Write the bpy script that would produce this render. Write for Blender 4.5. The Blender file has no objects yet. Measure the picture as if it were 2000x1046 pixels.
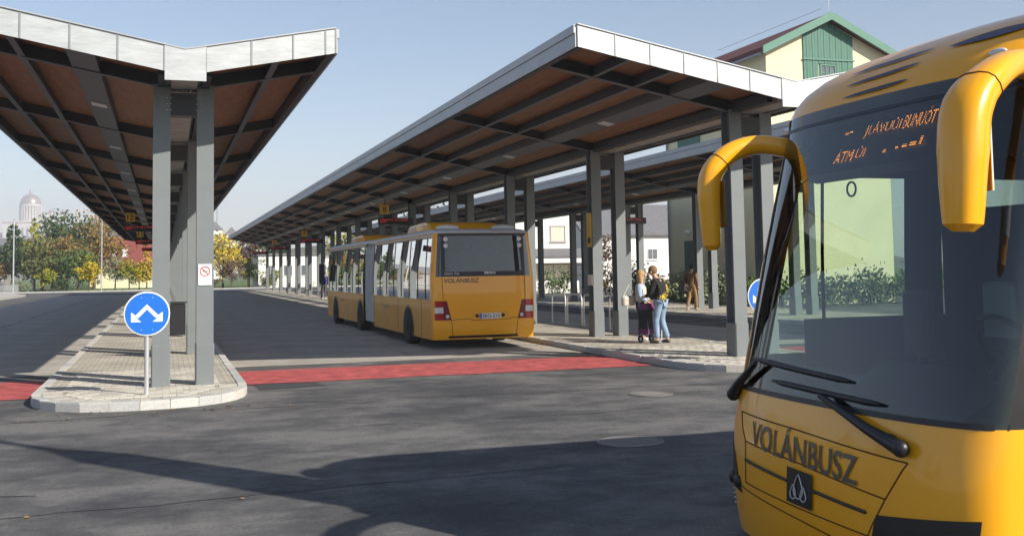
import bpy, bmesh, math, random
from math import sin, cos, pi, radians, atan, tan
from mathutils import Vector, Matrix, Euler

random.seed(7)
scene = bpy.context.scene
COL = scene.collection

# ------------------------------------------------------------------ camera
F_PX = 2100.0
YAW = radians(17.94); ROLL = radians(0.95); PITCH = atan(3.2e-5 * F_PX)
cam_data = bpy.data.cameras.new("camera")
cam = bpy.data.objects.new("camera", cam_data); COL.objects.link(cam)
fwd = Vector((sin(YAW) * cos(PITCH), cos(YAW) * cos(PITCH), sin(PITCH)))
rgt = Vector((cos(YAW), -sin(YAW), 0)); upv = rgt.cross(fwd)
r2 = cos(ROLL) * rgt - sin(ROLL) * upv; u2 = sin(ROLL) * rgt + cos(ROLL) * upv
mw = Matrix((r2, u2, -fwd)).transposed().to_4x4(); mw.translation = (0, 0, 1.9)
cam.matrix_world = mw
cam_data.sensor_width = 36.0; cam_data.lens = F_PX / 2000 * 36
cam_data.shift_y = -((523 - (526 - F_PX * tan(PITCH))) / 2000.0)
cam_data.clip_start = 0.05; cam_data.clip_end = 6000
scene.camera = cam

# ------------------------------------------------------------------ sky, sun, exposure
SUN = Vector((0.95, -1.30, 1.0)).normalized()          # direction towards the sun
EL = math.asin(SUN.z); AZ = math.atan2(SUN.x, SUN.y)
world = bpy.data.worlds.new("World"); scene.world = world; world.use_nodes = True
nt = world.node_tree
for n in list(nt.nodes): nt.nodes.remove(n)
sky = nt.nodes.new("ShaderNodeTexSky"); sky.sky_type = 'NISHITA'; sky.sun_disc = False
sky.sun_elevation = EL; sky.sun_rotation = AZ
sky.air_density = 1.0; sky.dust_density = 0.7; sky.ozone_density = 1.5; sky.altitude = 100
bg = nt.nodes.new("ShaderNodeBackground"); bg.inputs[1].default_value = 0.088
wo = nt.nodes.new("ShaderNodeOutputWorld")
nt.links.new(sky.outputs[0], bg.inputs[0]); nt.links.new(bg.outputs[0], wo.inputs[0])
sd = bpy.data.lights.new("sun", 'SUN'); sd.energy = 4.8; sd.angle = radians(0.53); sd.color = (1.0, 0.93, 0.82)
sun = bpy.data.objects.new("sun", sd); COL.objects.link(sun)
sun.rotation_euler = (-SUN).to_track_quat('-Z', 'Y').to_euler(); sun.location = (20, -20, 40)
vs = scene.view_settings
vs.view_transform = 'Standard'; vs.look = 'None'; vs.gamma = 1; vs.use_curve_mapping = False
vs.exposure = 0.66
scene.render.engine = 'CYCLES'
scene.cycles.max_bounces = 8; scene.cycles.transparent_max_bounces = 16; scene.cycles.volume_bounces = 0

# ------------------------------------------------------------------ materials
MATS = {}
def mat(name, col, rough=0.6, metal=0.0, var=0.12, vscale=3.0, bump=0.0, bscale=40.0, coat=0.0, spec=0.5, emit=None, estr=1.0, stretch=(1, 1, 1)):
    if name in MATS: return MATS[name]
    m = bpy.data.materials.new(name); m.use_nodes = True; t = m.node_tree; p = t.nodes["Principled BSDF"]
    p.inputs["Roughness"].default_value = rough; p.inputs["Metallic"].default_value = metal
    p.inputs["Coat Weight"].default_value = coat; p.inputs["Coat Roughness"].default_value = 0.04
    p.inputs["Specular IOR Level"].default_value = spec
    tc = t.nodes.new("ShaderNodeTexCoord"); mp = t.nodes.new("ShaderNodeMapping"); mp.inputs["Scale"].default_value = stretch
    t.links.new(tc.outputs["Object"], mp.inputs[0])
    if var > 0:
        nz = t.nodes.new("ShaderNodeTexNoise"); nz.inputs["Scale"].default_value = vscale; nz.inputs["Detail"].default_value = 6; nz.inputs["Roughness"].default_value = 0.65
        t.links.new(mp.outputs[0], nz.inputs["Vector"])
        rp = t.nodes.new("ShaderNodeValToRGB"); e = rp.color_ramp.elements
        e[0].position = 0.3; e[1].position = 0.7
        e[0].color = (*[c * (1 - var) for c in col], 1); e[1].color = (*[min(1, c * (1 + var)) for c in col], 1)
        t.links.new(nz.outputs[0], rp.inputs[0]); t.links.new(rp.outputs[0], p.inputs["Base Color"])
    else:
        p.inputs["Base Color"].default_value = (*col, 1)
    if bump > 0:
        n2 = t.nodes.new("ShaderNodeTexNoise"); n2.inputs["Scale"].default_value = bscale; n2.inputs["Detail"].default_value = 4
        t.links.new(mp.outputs[0], n2.inputs["Vector"])
        b = t.nodes.new("ShaderNodeBump"); b.inputs["Strength"].default_value = bump; b.inputs["Distance"].default_value = 0.02
        t.links.new(n2.outputs[0], b.inputs["Height"]); t.links.new(b.outputs[0], p.inputs["Normal"])
    if emit:
        p.inputs["Emission Color"].default_value = (*emit, 1); p.inputs["Emission Strength"].default_value = estr
    MATS[name] = m
    return m

def glass(name, tint, ior=1.5, rough=0.0, dirt=0.0):
    if name in MATS: return MATS[name]
    m = bpy.data.materials.new(name); m.use_nodes = True; t = m.node_tree
    for n in list(t.nodes): t.nodes.remove(n)
    o = t.nodes.new("ShaderNodeOutputMaterial"); mx = t.nodes.new("ShaderNodeMixShader")
    tr = t.nodes.new("ShaderNodeBsdfTransparent"); tr.inputs[0].default_value = (*tint, 1)
    gl = t.nodes.new("ShaderNodeBsdfGlossy"); gl.inputs["Roughness"].default_value = rough; gl.inputs[0].default_value = (1, 1, 1, 1)
    fr = t.nodes.new("ShaderNodeFresnel"); fr.inputs[0].default_value = ior
    t.links.new(fr.outputs[0], mx.inputs[0]); t.links.new(tr.outputs[0], mx.inputs[1]); t.links.new(gl.outputs[0], mx.inputs[2])
    last = mx
    if dirt > 0:
        df = t.nodes.new("ShaderNodeBsdfDiffuse"); df.inputs[0].default_value = (0.6, 0.6, 0.58, 1)
        m2 = t.nodes.new("ShaderNodeMixShader"); m2.inputs[0].default_value = dirt
        t.links.new(mx.outputs[0], m2.inputs[1]); t.links.new(df.outputs[0], m2.inputs[2]); last = m2
    t.links.new(last.outputs[0], o.inputs[0])
    MATS[name] = m
    return m

def ramp_node(t, stops):
    rp = t.nodes.new("ShaderNodeValToRGB"); e = rp.color_ramp.elements
    while len(e) < len(stops): e.new(0.5)
    for el, (p, c) in zip(e, stops):
        el.position = p; el.color = (*c, 1) if len(c) == 3 else c
    return rp

def asphalt(name, base, worn, dark):
    m = bpy.data.materials.new(name); m.use_nodes = True; t = m.node_tree; p = t.nodes["Principled BSDF"]
    p.inputs["Roughness"].default_value = 0.85; p.inputs["Specular IOR Level"].default_value = 0.35
    tc = t.nodes.new("ShaderNodeTexCoord"); mp = t.nodes.new("ShaderNodeMapping"); mp.inputs["Scale"].default_value = (0.8, 1.0, 1)
    t.links.new(tc.outputs["Object"], mp.inputs[0])
    def noise(scale, detail, vec, rough=0.6):
        n = t.nodes.new("ShaderNodeTexNoise"); n.inputs["Scale"].default_value = scale; n.inputs["Detail"].default_value = detail; n.inputs["Roughness"].default_value = rough
        t.links.new(vec, n.inputs["Vector"]); return n
    big = noise(0.45, 15, mp.outputs[0], 0.78)
    r1 = ramp_node(t, [(0.41, dark), (0.49, base), (0.58, worn)]); t.links.new(big.outputs[0], r1.inputs[0])
    fine = noise(30, 6, tc.outputs["Object"], 0.85)
    r2_ = ramp_node(t, [(0.30, (0.45, 0.45, 0.45)), (0.55, (1, 1, 1)), (0.72, (1.9, 1.9, 1.85))]); t.links.new(fine.outputs[0], r2_.inputs[0])
    mul = t.nodes.new("ShaderNodeMix"); mul.data_type = 'RGBA'; mul.blend_type = 'MULTIPLY'; mul.inputs[0].default_value = 0.75
    t.links.new(r1.outputs[0], mul.inputs[6]); t.links.new(r2_.outputs[0], mul.inputs[7])
    vor = t.nodes.new("ShaderNodeTexVoronoi"); vor.inputs["Scale"].default_value = 26; t.links.new(tc.outputs["Object"], vor.inputs["Vector"])
    r3 = ramp_node(t, [(0.0, (1, 1, 1)), (0.045, (1, 1, 1)), (0.07, (0, 0, 0))]); t.links.new(vor.outputs["Distance"], r3.inputs[0])
    msk = noise(0.35, 4, tc.outputs["Object"]); r4 = ramp_node(t, [(0.5, (0, 0, 0)), (0.66, (1, 1, 1))]); t.links.new(msk.outputs[0], r4.inputs[0])
    mm = t.nodes.new("ShaderNodeMath"); mm.operation = 'MULTIPLY'; t.links.new(r3.outputs[0], mm.inputs[0]); t.links.new(r4.outputs[0], mm.inputs[1])
    fin = t.nodes.new("ShaderNodeMix"); fin.data_type = 'RGBA'; t.links.new(mm.outputs[0], fin.inputs[0]); t.links.new(mul.outputs[2], fin.inputs[6]); fin.inputs[7].default_value = (0.42, 0.41, 0.38, 1)
    t.links.new(fin.outputs[2], p.inputs["Base Color"])
    b = t.nodes.new("ShaderNodeBump"); b.inputs["Strength"].default_value = 0.55; b.inputs["Distance"].default_value = 0.012
    t.links.new(fine.outputs[0], b.inputs["Height"]); t.links.new(b.outputs[0], p.inputs["Normal"])
    MATS[name] = m; return m

def paver_field(name):
    m = bpy.data.materials.new(name); m.use_nodes = True; t = m.node_tree; p = t.nodes["Principled BSDF"]; p.inputs["Roughness"].default_value = 0.85
    tc = t.nodes.new("ShaderNodeTexCoord")
    br = t.nodes.new("ShaderNodeTexBrick"); br.inputs["Scale"].default_value = 1.0
    br.inputs["Brick Width"].default_value = 0.2; br.inputs["Row Height"].default_value = 0.2; br.inputs["Mortar Size"].default_value = 0.006
    br.inputs["Color1"].default_value = (0.50, 0.465, 0.40, 1); br.inputs["Color2"].default_value = (0.41, 0.38, 0.33, 1); br.inputs["Mortar"].default_value = (0.10, 0.09, 0.075, 1)
    t.links.new(tc.outputs["Object"], br.inputs["Vector"])
    nz = t.nodes.new("ShaderNodeTexNoise"); nz.inputs["Scale"].default_value = 0.8; nz.inputs["Detail"].default_value = 8; t.links.new(tc.outputs["Object"], nz.inputs["Vector"])
    rp = ramp_node(t, [(0.3, (0.72, 0.7, 0.68)), (0.7, (1.15, 1.14, 1.1))]); t.links.new(nz.outputs[0], rp.inputs[0])
    mx = t.nodes.new("ShaderNodeMix"); mx.data_type = 'RGBA'; mx.blend_type = 'MULTIPLY'; mx.inputs[0].default_value = 1
    t.links.new(br.outputs[0], mx.inputs[6]); t.links.new(rp.outputs[0], mx.inputs[7]); t.links.new(mx.outputs[2], p.inputs["Base Color"])
    b = t.nodes.new("ShaderNodeBump"); b.inputs["Strength"].default_value = 0.6; b.inputs["Distance"].default_value = 0.01; b.invert = True
    t.links.new(br.outputs["Fac"], b.inputs["Height"]); t.links.new(b.outputs[0], p.inputs["Normal"])
    MATS[name] = m; return m

M_ASPH = asphalt("asphalt", (0.098, 0.096, 0.096), (0.165, 0.160, 0.153), (0.058, 0.058, 0.062))
M_CONC = mat("lane concrete", (0.36, 0.33, 0.285), 0.85, var=0.25, vscale=0.7, bump=0.2, bscale=60)
M_RED = mat("red road paint", (0.40, 0.075, 0.072), 0.85, var=0.5, vscale=3.5, bump=0.35, bscale=90)
M_PAVE = paver_field("paver field")
M_PAVER = [mat("paver stone %d" % i, c, 0.85, var=0.15, vscale=14, bump=0.3, bscale=60) for i, c in enumerate([(0.50, 0.465, 0.40), (0.41, 0.38, 0.33), (0.55, 0.515, 0.44)])]
M_JOINT = mat("joint sand", (0.13, 0.115, 0.09), 0.95, var=0.2, vscale=20)
M_KERB = [mat("kerb granite %d" % i, c, 0.75, var=0.16, vscale=30, bump=0.2, bscale=80) for i, c in enumerate([(0.50, 0.49, 0.46), (0.42, 0.42, 0.41), (0.55, 0.52, 0.46)])]
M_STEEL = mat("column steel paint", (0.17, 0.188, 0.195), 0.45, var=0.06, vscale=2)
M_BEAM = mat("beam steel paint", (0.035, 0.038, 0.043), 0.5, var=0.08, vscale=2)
M_FLANGE = mat("lit flange paint", (0.10, 0.108, 0.118), 0.5, var=0.06, vscale=2)  # beam paint lightened so that the flange edges look lit
M_GALV = mat("galvanised sheet", (0.47, 0.49, 0.495), 0.5, metal=0.3, var=0.16, vscale=2.2, bump=0.06, bscale=5, stretch=(1, 1, 5))
M_FASC = mat("edge fascia sheet", (0.40, 0.42, 0.44), 0.5, metal=0.3, var=0.08, vscale=1.5)
M_SEAM = mat("sheet seam", (0.30, 0.31, 0.32), 0.5, metal=0.4, var=0.1)
M_ROOF = mat("roof sheet", (0.35, 0.36, 0.37), 0.6, metal=0.3)
M_PLY = mat("plywood soffit", (0.225, 0.10, 0.034), 0.6, var=0.3, vscale=1.6, stretch=(6, 0.8, 1))
M_LAMP = mat("lamp plate", (0.62, 0.64, 0.66), 0.4, var=0.03)
M_GUT = mat("gutter concrete", (0.34, 0.33, 0.30), 0.8, var=0.2, vscale=4)
M_BLACK = mat("black plastic", (0.014, 0.014, 0.017), 0.4, var=0.15, vscale=8)
M_RUBBER = mat("tyre rubber", (0.022, 0.022, 0.024), 0.8, var=0.2, vscale=10)
M_YEL = mat("yellow paint", (0.92, 0.405, 0.003), 0.30, var=0.035, vscale=0.8, coat=0.5, bump=0.0)
M_YELD = mat("dusty yellow paint", (0.80, 0.365, 0.014), 0.45, var=0.14, vscale=1.4, coat=0.25)
M_GAP = mat("panel gap", (0.09, 0.035, 0.004), 0.8, var=0)
M_DKGLASS = glass("tinted side glass", (0.045, 0.05, 0.055), 1.5)
M_REARGL = glass("rear glass", (0.12, 0.14, 0.16), 1.7, dirt=0.03)
M_SCREEN = glass("windscreen glass", (0.58, 0.70, 0.68), 1.72, dirt=0.002)
M_SIDEGL = glass("coach side glass", (0.80, 0.90, 0.78), 1.45)
M_WIN = mat("house window glass", (0.12, 0.14, 0.16), 0.08, var=0.2, vscale=2)
M_SILV = mat("galvanised tube", (0.62, 0.63, 0.64), 0.38, metal=0.6, var=0.06, vscale=6)
M_WHITE = mat("white paint", (0.80, 0.80, 0.78), 0.6, var=0.03)
M_BLUE = mat("sign blue", (0.008, 0.14, 0.58), 0.4, var=0.03)
M_REDS = mat("sign red", (0.60, 0.03, 0.05), 0.5, var=0.03)
M_GREYTXT = mat("dark lettering", (0.10, 0.085, 0.07), 0.4, var=0.05)
M_YSIGN = mat("stop number yellow", (0.75, 0.42, 0.03), 0.5, var=0.04)
def ledmat(name, col, strength, pitch, duty):
    m = bpy.data.materials.new(name); m.use_nodes = True; t = m.node_tree; p = t.nodes["Principled BSDF"]; p.inputs["Base Color"].default_value = (.02, .01, .01, 1)
    tc = t.nodes.new("ShaderNodeTexCoord"); sp = t.nodes.new("ShaderNodeSeparateXYZ"); t.links.new(tc.outputs["Object"], sp.inputs[0])
    def wave(out, k):
        a = t.nodes.new("ShaderNodeMath"); a.operation = 'MULTIPLY'; a.inputs[1].default_value = 2 * pi / k; t.links.new(out, a.inputs[0])
        b = t.nodes.new("ShaderNodeMath"); b.operation = 'SINE'; t.links.new(a.outputs[0], b.inputs[0])
        c = t.nodes.new("ShaderNodeMath"); c.operation = 'GREATER_THAN'; c.inputs[1].default_value = duty; t.links.new(b.outputs[0], c.inputs[0]); return c
    wy = wave(sp.outputs[1], pitch); wz = wave(sp.outputs[2], pitch)
    mm = t.nodes.new("ShaderNodeMath"); mm.operation = 'MULTIPLY'; t.links.new(wy.outputs[0], mm.inputs[0]); t.links.new(wz.outputs[0], mm.inputs[1])
    ms_ = t.nodes.new("ShaderNodeMath"); ms_.operation = 'MULTIPLY'; ms_.inputs[1].default_value = strength; t.links.new(mm.outputs[0], ms_.inputs[0])
    p.inputs["Emission Color"].default_value = (*col, 1); t.links.new(ms_.outputs[0], p.inputs["Emission Strength"]); MATS[name] = m; return m
M_LEDO = ledmat("amber led", (1.0, .30, .03), 1.8, .0155, -.35)
M_LEDO_OLD = mat("amber led plain", (0.3, 0.08, 0.0), 0.5, var=0, emit=(1.0, 0.30, 0.03), estr=2.2)
M_LEDR = mat("red led", (0.3, 0.02, 0.02), 0.5, var=0, emit=(1.0, 0.06, 0.04), estr=0.3)
M_CHROME = mat("chrome", (0.75, 0.75, 0.76), 0.12, metal=1.0, var=0)
M_LAMPR = mat("red lamp lens", (0.42, 0.008, 0.02), 0.15, var=0.08, vscale=30, coat=0.6)
M_LAMPM = mat("dark red lamp trim", (0.16, 0.008, 0.03), 0.2, var=0.05, coat=0.6)
M_LAMPW = mat("clear lamp lens", (0.70, 0.70, 0.72), 0.12, var=0.12, vscale=30, coat=0.6)
M_INT = mat("coach trim grey", (0.045, 0.055, 0.10), 0.7, var=0.1)
M_SEAT = mat("seat cloth", (0.05, 0.055, 0.085), 0.9, var=0.2, vscale=12)
M_BELL = mat("bellows fabric", (0.55, 0.55, 0.56), 0.8, var=0.15, vscale=4)
M_IRON = mat("cast iron cover", (0.21, 0.20, 0.19), 0.6, metal=0.3, var=0.2, vscale=20, bump=0.4, bscale=60)
M_GRASS = mat("grass", (0.085, 0.13, 0.03), 0.95, var=0.45, vscale=0.6, bump=0.5, bscale=8)
M_BARK = mat("bark", (0.10, 0.075, 0.055), 0.9, var=0.3, vscale=8, bump=0.5, bscale=20)

# ------------------------------------------------------------------ mesh helpers
class MB:
    def __init__(s): s.v = []; s.f = []; s.sm = []
    def add(s, vs_, fs, smooth=False):
        o = len(s.v); s.v += [tuple(p) for p in vs_]
        for f in fs: s.f.append(tuple(i + o for i in f)); s.sm.append(smooth)
        return s
    def box(s, x0, x1, y0, y1, z0, z1, c=0.0):
        if c <= 0:
            v = [(x, y, z) for z in (z0, z1) for y in (y0, y1) for x in (x0, x1)]
            return s.add(v, [(0, 2, 3, 1), (4, 5, 7, 6), (0, 1, 5, 4), (2, 6, 7, 3), (0, 4, 6, 2), (1, 3, 7, 5)])
        # chamfer on the upper edges and the vertical corners
        def ring(x0, x1, y0, y1, z, c):
            return [(x0 + c, y0, z), (x1 - c, y0, z), (x1, y0 + c, z), (x1, y1 - c, z), (x1 - c, y1, z), (x0 + c, y1, z), (x0, y1 - c, z), (x0, y0 + c, z)]
        v = ring(x0, x1, y0, y1, z0, c) + ring(x0, x1, y0, y1, z1 - c, c) + ring(x0 + c, x1 - c, y0 + c, y1 - c, z1, c * 0.6)
        f = [tuple(range(7, -1, -1)), tuple(range(16, 24))]
        for k in range(2):
            for i in range(8): j = (i + 1) % 8; f.append((k * 8 + i, k * 8 + j, k * 8 + 8 + j, k * 8 + 8 + i))
        return s.add(v, f)
    def prism(s, pts, axis, a, b):
        """pts 2D polygon in the other two axes (in xyz order), extruded along axis a..b"""
        def P(p, t):
            l = list(p); l.insert(axis, t); return tuple(l)
        n = len(pts); v = [P(p, a) for p in pts] + [P(p, b) for p in pts]
        f = [tuple(range(n - 1, -1, -1)), tuple(range(n, 2 * n))] + [(i, (i + 1) % n, n + (i + 1) % n, n + i) for i in range(n)]
        return s.add(v, f)
    def tube(s, path, r, n=8, cap=True, smooth=True):
        path = [Vector(p) for p in path]; rr = r if isinstance(r, (list, tuple)) else [r] * len(path)
        rings = []; ref = None
        for i, p in enumerate(path):
            a = path[max(0, i - 1)]; b = path[min(len(path) - 1, i + 1)]; d = (b - a).normalized()
            if ref is None: ref = Vector((0, 0, 1)) if abs(d.z) < 0.9 else Vector((1, 0, 0))
            x = (ref - d * ref.dot(d)).normalized(); y = d.cross(x); ref = x
            rings.append([p + (x * cos(2 * pi * k / n) + y * sin(2 * pi * k / n)) * rr[i] for k in range(n)])
        v = [q for rg in rings for q in rg]; f = []
        for i in range(len(path) - 1):
            for k in range(n): l = (k + 1) % n; f.append((i * n + k, i * n + l, (i + 1) * n + l, (i + 1) * n + k))
        s.add(v, f, smooth)
        if cap: s.add(rings[0], [tuple(range(n - 1, -1, -1))]); s.add(rings[-1], [tuple(range(n))])
        return s
    def lathe(s, prof, c=(0, 0, 0), n=20, axis=2, smooth=True):
        """prof list of (radius, height) along axis through c"""
        v = []; m = len(prof)
        for k in range(n):
            a = 2 * pi * k / n
            for (r, h) in prof:
                q = [r * cos(a), r * sin(a)]; q.insert(axis, h); v.append((q[0] + c[0], q[1] + c[1], q[2] + c[2]))
        f = []
        for k in range(n):
            l = (k + 1) % n
            for i in range(m - 1): f.append((k * m + i, l * m + i, l * m + i + 1, k * m + i + 1))
        return s.add(v, f, smooth)
    def disc(s, c, r, axis=1, n=24, sx=1.0):
        v = []
        for k in range(n):
            q = [r * cos(2 * pi * k / n) * sx, r * sin(2 * pi * k / n)]; q.insert(axis, 0); v.append((c[0] + q[0], c[1] + q[1], c[2] + q[2]))
        return s.add(v, [tuple(range(n))])
    def ball(s, c, rx, ry=None, rz=None, n=10, m=7):
        ry = ry or rx; rz = rz or rx; v = []; f = []
        for i in range(m + 1):
            t = pi * i / m
            for k in range(n):
                a = 2 * pi * k / n; v.append((c[0] + rx * sin(t) * cos(a), c[1] + ry * sin(t) * sin(a), c[2] + rz * cos(t)))
        for i in range(m):
            for k in range(n): l = (k + 1) % n; f.append((i * n + k, (i + 1) * n + k, (i + 1) * n + l, i * n + l))
        return s.add(v, f, True)
    def mesh(s, name, material=None):
        me = bpy.data.meshes.new(name); me.from_pydata(s.v, [], s.f)
        for p, b in zip(me.polygons, s.sm): p.use_smooth = b
        if material:
            for m in (material if isinstance(material, (list, tuple)) else [material]): me.materials.append(m)
        bm = bmesh.new(); bm.from_mesh(me); bmesh.ops.recalc_face_normals(bm, faces=bm.faces); bm.to_mesh(me); bm.free()
        me.update(); return me
    def build(s, name, material, parent=None, loc=None, rz=0.0):
        return link(name, s.mesh(name, material), parent, loc, rz)

def link(name, me, parent=None, loc=None, rz=0.0):
    o = bpy.data.objects.new(name, me); COL.objects.link(o)
    if parent: o.parent = parent
    if loc: o.location = loc
    if rz: o.rotation_euler = (0, 0, rz)
    return o
def tag(o, label=None, cat=None, group=None, kind=None):
    if label: o["label"] = label
    if cat: o["category"] = cat
    if group: o["group"] = group
    if kind: o["kind"] = kind
    return o
def empty(name, loc, label, cat, group=None, rz=0.0):
    o = bpy.data.objects.new(name, None); COL.objects.link(o); o.location = loc; o.rotation_euler = (0, 0, rz); o.empty_display_size = 0.2
    return tag(o, label, cat, group)
def bevel(o, w, seg=2):
    b = o.modifiers.new("bevel", 'BEVEL'); b.width = w; b.segments = seg; b.limit_method = 'ANGLE'; b.angle_limit = radians(40); return o

_textcache = {}
def text_geo(body, size=1.0, offset=0.0, shear=0.0, align='LEFT'):
    key = (body, offset, shear, align)
    if key not in _textcache:
        cu = bpy.data.curves.new("lettering", 'FONT'); cu.body = body; cu.size = 1.0; cu.offset = offset; cu.shear = shear; cu.align_x = align; cu.resolution_u = 3
        ob = bpy.data.objects.new("lettering", cu); COL.objects.link(ob)
        dg = bpy.context.evaluated_depsgraph_get(); me = bpy.data.meshes.new_from_object(ob.evaluated_get(dg))
        vs_ = [tuple(v.co) for v in me.vertices]; fs = [tuple(p.vertices) for p in me.polygons]
        bpy.data.objects.remove(ob); bpy.data.curves.remove(cu); bpy.data.meshes.remove(me)
        _textcache[key] = (vs_, fs)
    vs_, fs = _textcache[key]
    return [(x * size, y * size) for x, y, z in vs_], fs
def text_on(body, fn, size, offset=0.0, shear=0.0, fit=None, subdivide=0):
    """lettering mapped by fn(x, y) -> world; fit=(w,h) scales the bounding box to w x h with its lower left corner at 0,0"""
    v, f = text_geo(body, size, offset, shear)
    xs = [p[0] for p in v]; ys = [p[1] for p in v]
    if fit:
        sx = fit[0] / (max(xs) - min(xs)); sy = fit[1] / (max(ys) - min(ys)); v = [((x - min(xs)) * sx, (y - min(ys)) * sy) for x, y in v]
    mb = MB(); mb.add([fn(x, y) for x, y in v], f); return mb

# ================================================================== THE SETTING
g = MB().add([(-1100, -300, -0.06), (1100, -300, -0.06), (1100, 2400, -0.06), (-1100, 2400, -0.06)], [(0, 1, 2, 3)]).build("ground", M_GRASS)
tag(g, kind="structure")
road = MB().add([(-70, -60, 0), (75, -60, 0), (75, 144, 0), (-70, 144, 0)], [(0, 1, 2, 3)]).build("road", M_ASPH); tag(road, kind="structure")

# concrete lane slabs (children of the road)
slab_me = MB().box(-1.97, 1.97, -2.48, 2.48, 0.001, 0.006).mesh("concrete_slab", M_CONC)
for lane_x in (3.25, 7.2, -3.9, -7.9, 14.4):
    for k in range(19): link("concrete_slab", slab_me, road, (lane_x, 25.35 + 5 * k, 0))
# red crossing bands and a dark repair patch
for (x0, x1, y0, y1) in ((1.34, 9.02, 19.15, 21.75), (-30, -1.95, 18.5, 21.6), (12.6, 19.0, 19.3, 21.9)):
    n = 24; mb = MB(); vv = []
    for i in range(n + 1):
        x = x0 + (x1 - x0) * i / n; vv += [(x, y0 + random.uniform(-.03, .03), 0.008), (x, y1 + random.uniform(-.03, .03), 0.008)]
    mb.add(vv, [(2 * i, 2 * i + 2, 2 * i + 3, 2 * i + 1) for i in range(n)]).build("red_crossing_band", M_RED, road)
M_PATCH = mat("fresh asphalt patch", (0.045, 0.045, 0.048), 0.9, var=0.3, vscale=20, bump=0.4, bscale=90)
MB().add([(1.5, 18.2, 0.005), (2.6, 18.35, 0.005), (2.5, 19.1, 0.005), (1.45, 19.1, 0.005)], [(0, 1, 2, 3)]).build("asphalt_patch", M_PATCH, road)
# pavement on the far left and far kerb
pv = MB(); pv.prism([(-60, 60), (-13.4, 60), (-13.2, 118), (-14.0, 124), (-16, 128), (-20, 130), (-60, 130)], 2, 0.0, 0.13)
tag(pv.build("pavement", mat("pavement concrete", (0.40, 0.38, 0.34), 0.85, var=0.12, vscale=1.0)), kind="structure")
kf = MB()
kerb_me = MB().box(-0.98, 0.98, -0.07, 0.07, 0, 0.13, 0.012).mesh("kerb_stone", M_KERB[0])
for k in range(34): link("kerb_stone", kerb_me, road, (-34 + 2.0 * k, 144.0, 0))

# hills far behind
def hill(name, cx, cy, rx, ry, h, material):
    n, m = 28, 8; v = []; f = []
    for i in range(m + 1):
        t = i / m
        for k in range(n):
            a = 2 * pi * k / n; j = 1 + 0.12 * sin(3 * a + cx) + 0.08 * sin(7 * a)
            v.append((cx + rx * t * cos(a) * j, cy + ry * t * sin(a) * j, h * (0.5 + 0.5 * cos(pi * t)) - 0.5))
    for i in range(m):
        for k in range(n): l = (k + 1) % n; f.append((i * n + k, i * n + l, (i + 1) * n + l, (i + 1) * n + k))
    mb = MB(); mb.add(v, f, True); return tag(mb.build(name, material), kind="structure")
M_WOOD = mat("wooded slope", (0.075, 0.075, 0.04), 0.95, var=0.5, vscale=0.08, bump=0.6, bscale=0.5)
hill("hills", -180, 1950, 520, 380, 80, M_WOOD)
hill("hills", 90, 560, 130, 110, 17, M_WOOD)
hill("hills", -330, 330, 150, 260, 42, mat("dry field slope", (0.22, 0.14, 0.06), 0.95, var=0.35, vscale=0.05))
hill("hills", 330, 700, 200, 200, 30, M_WOOD)

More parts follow.
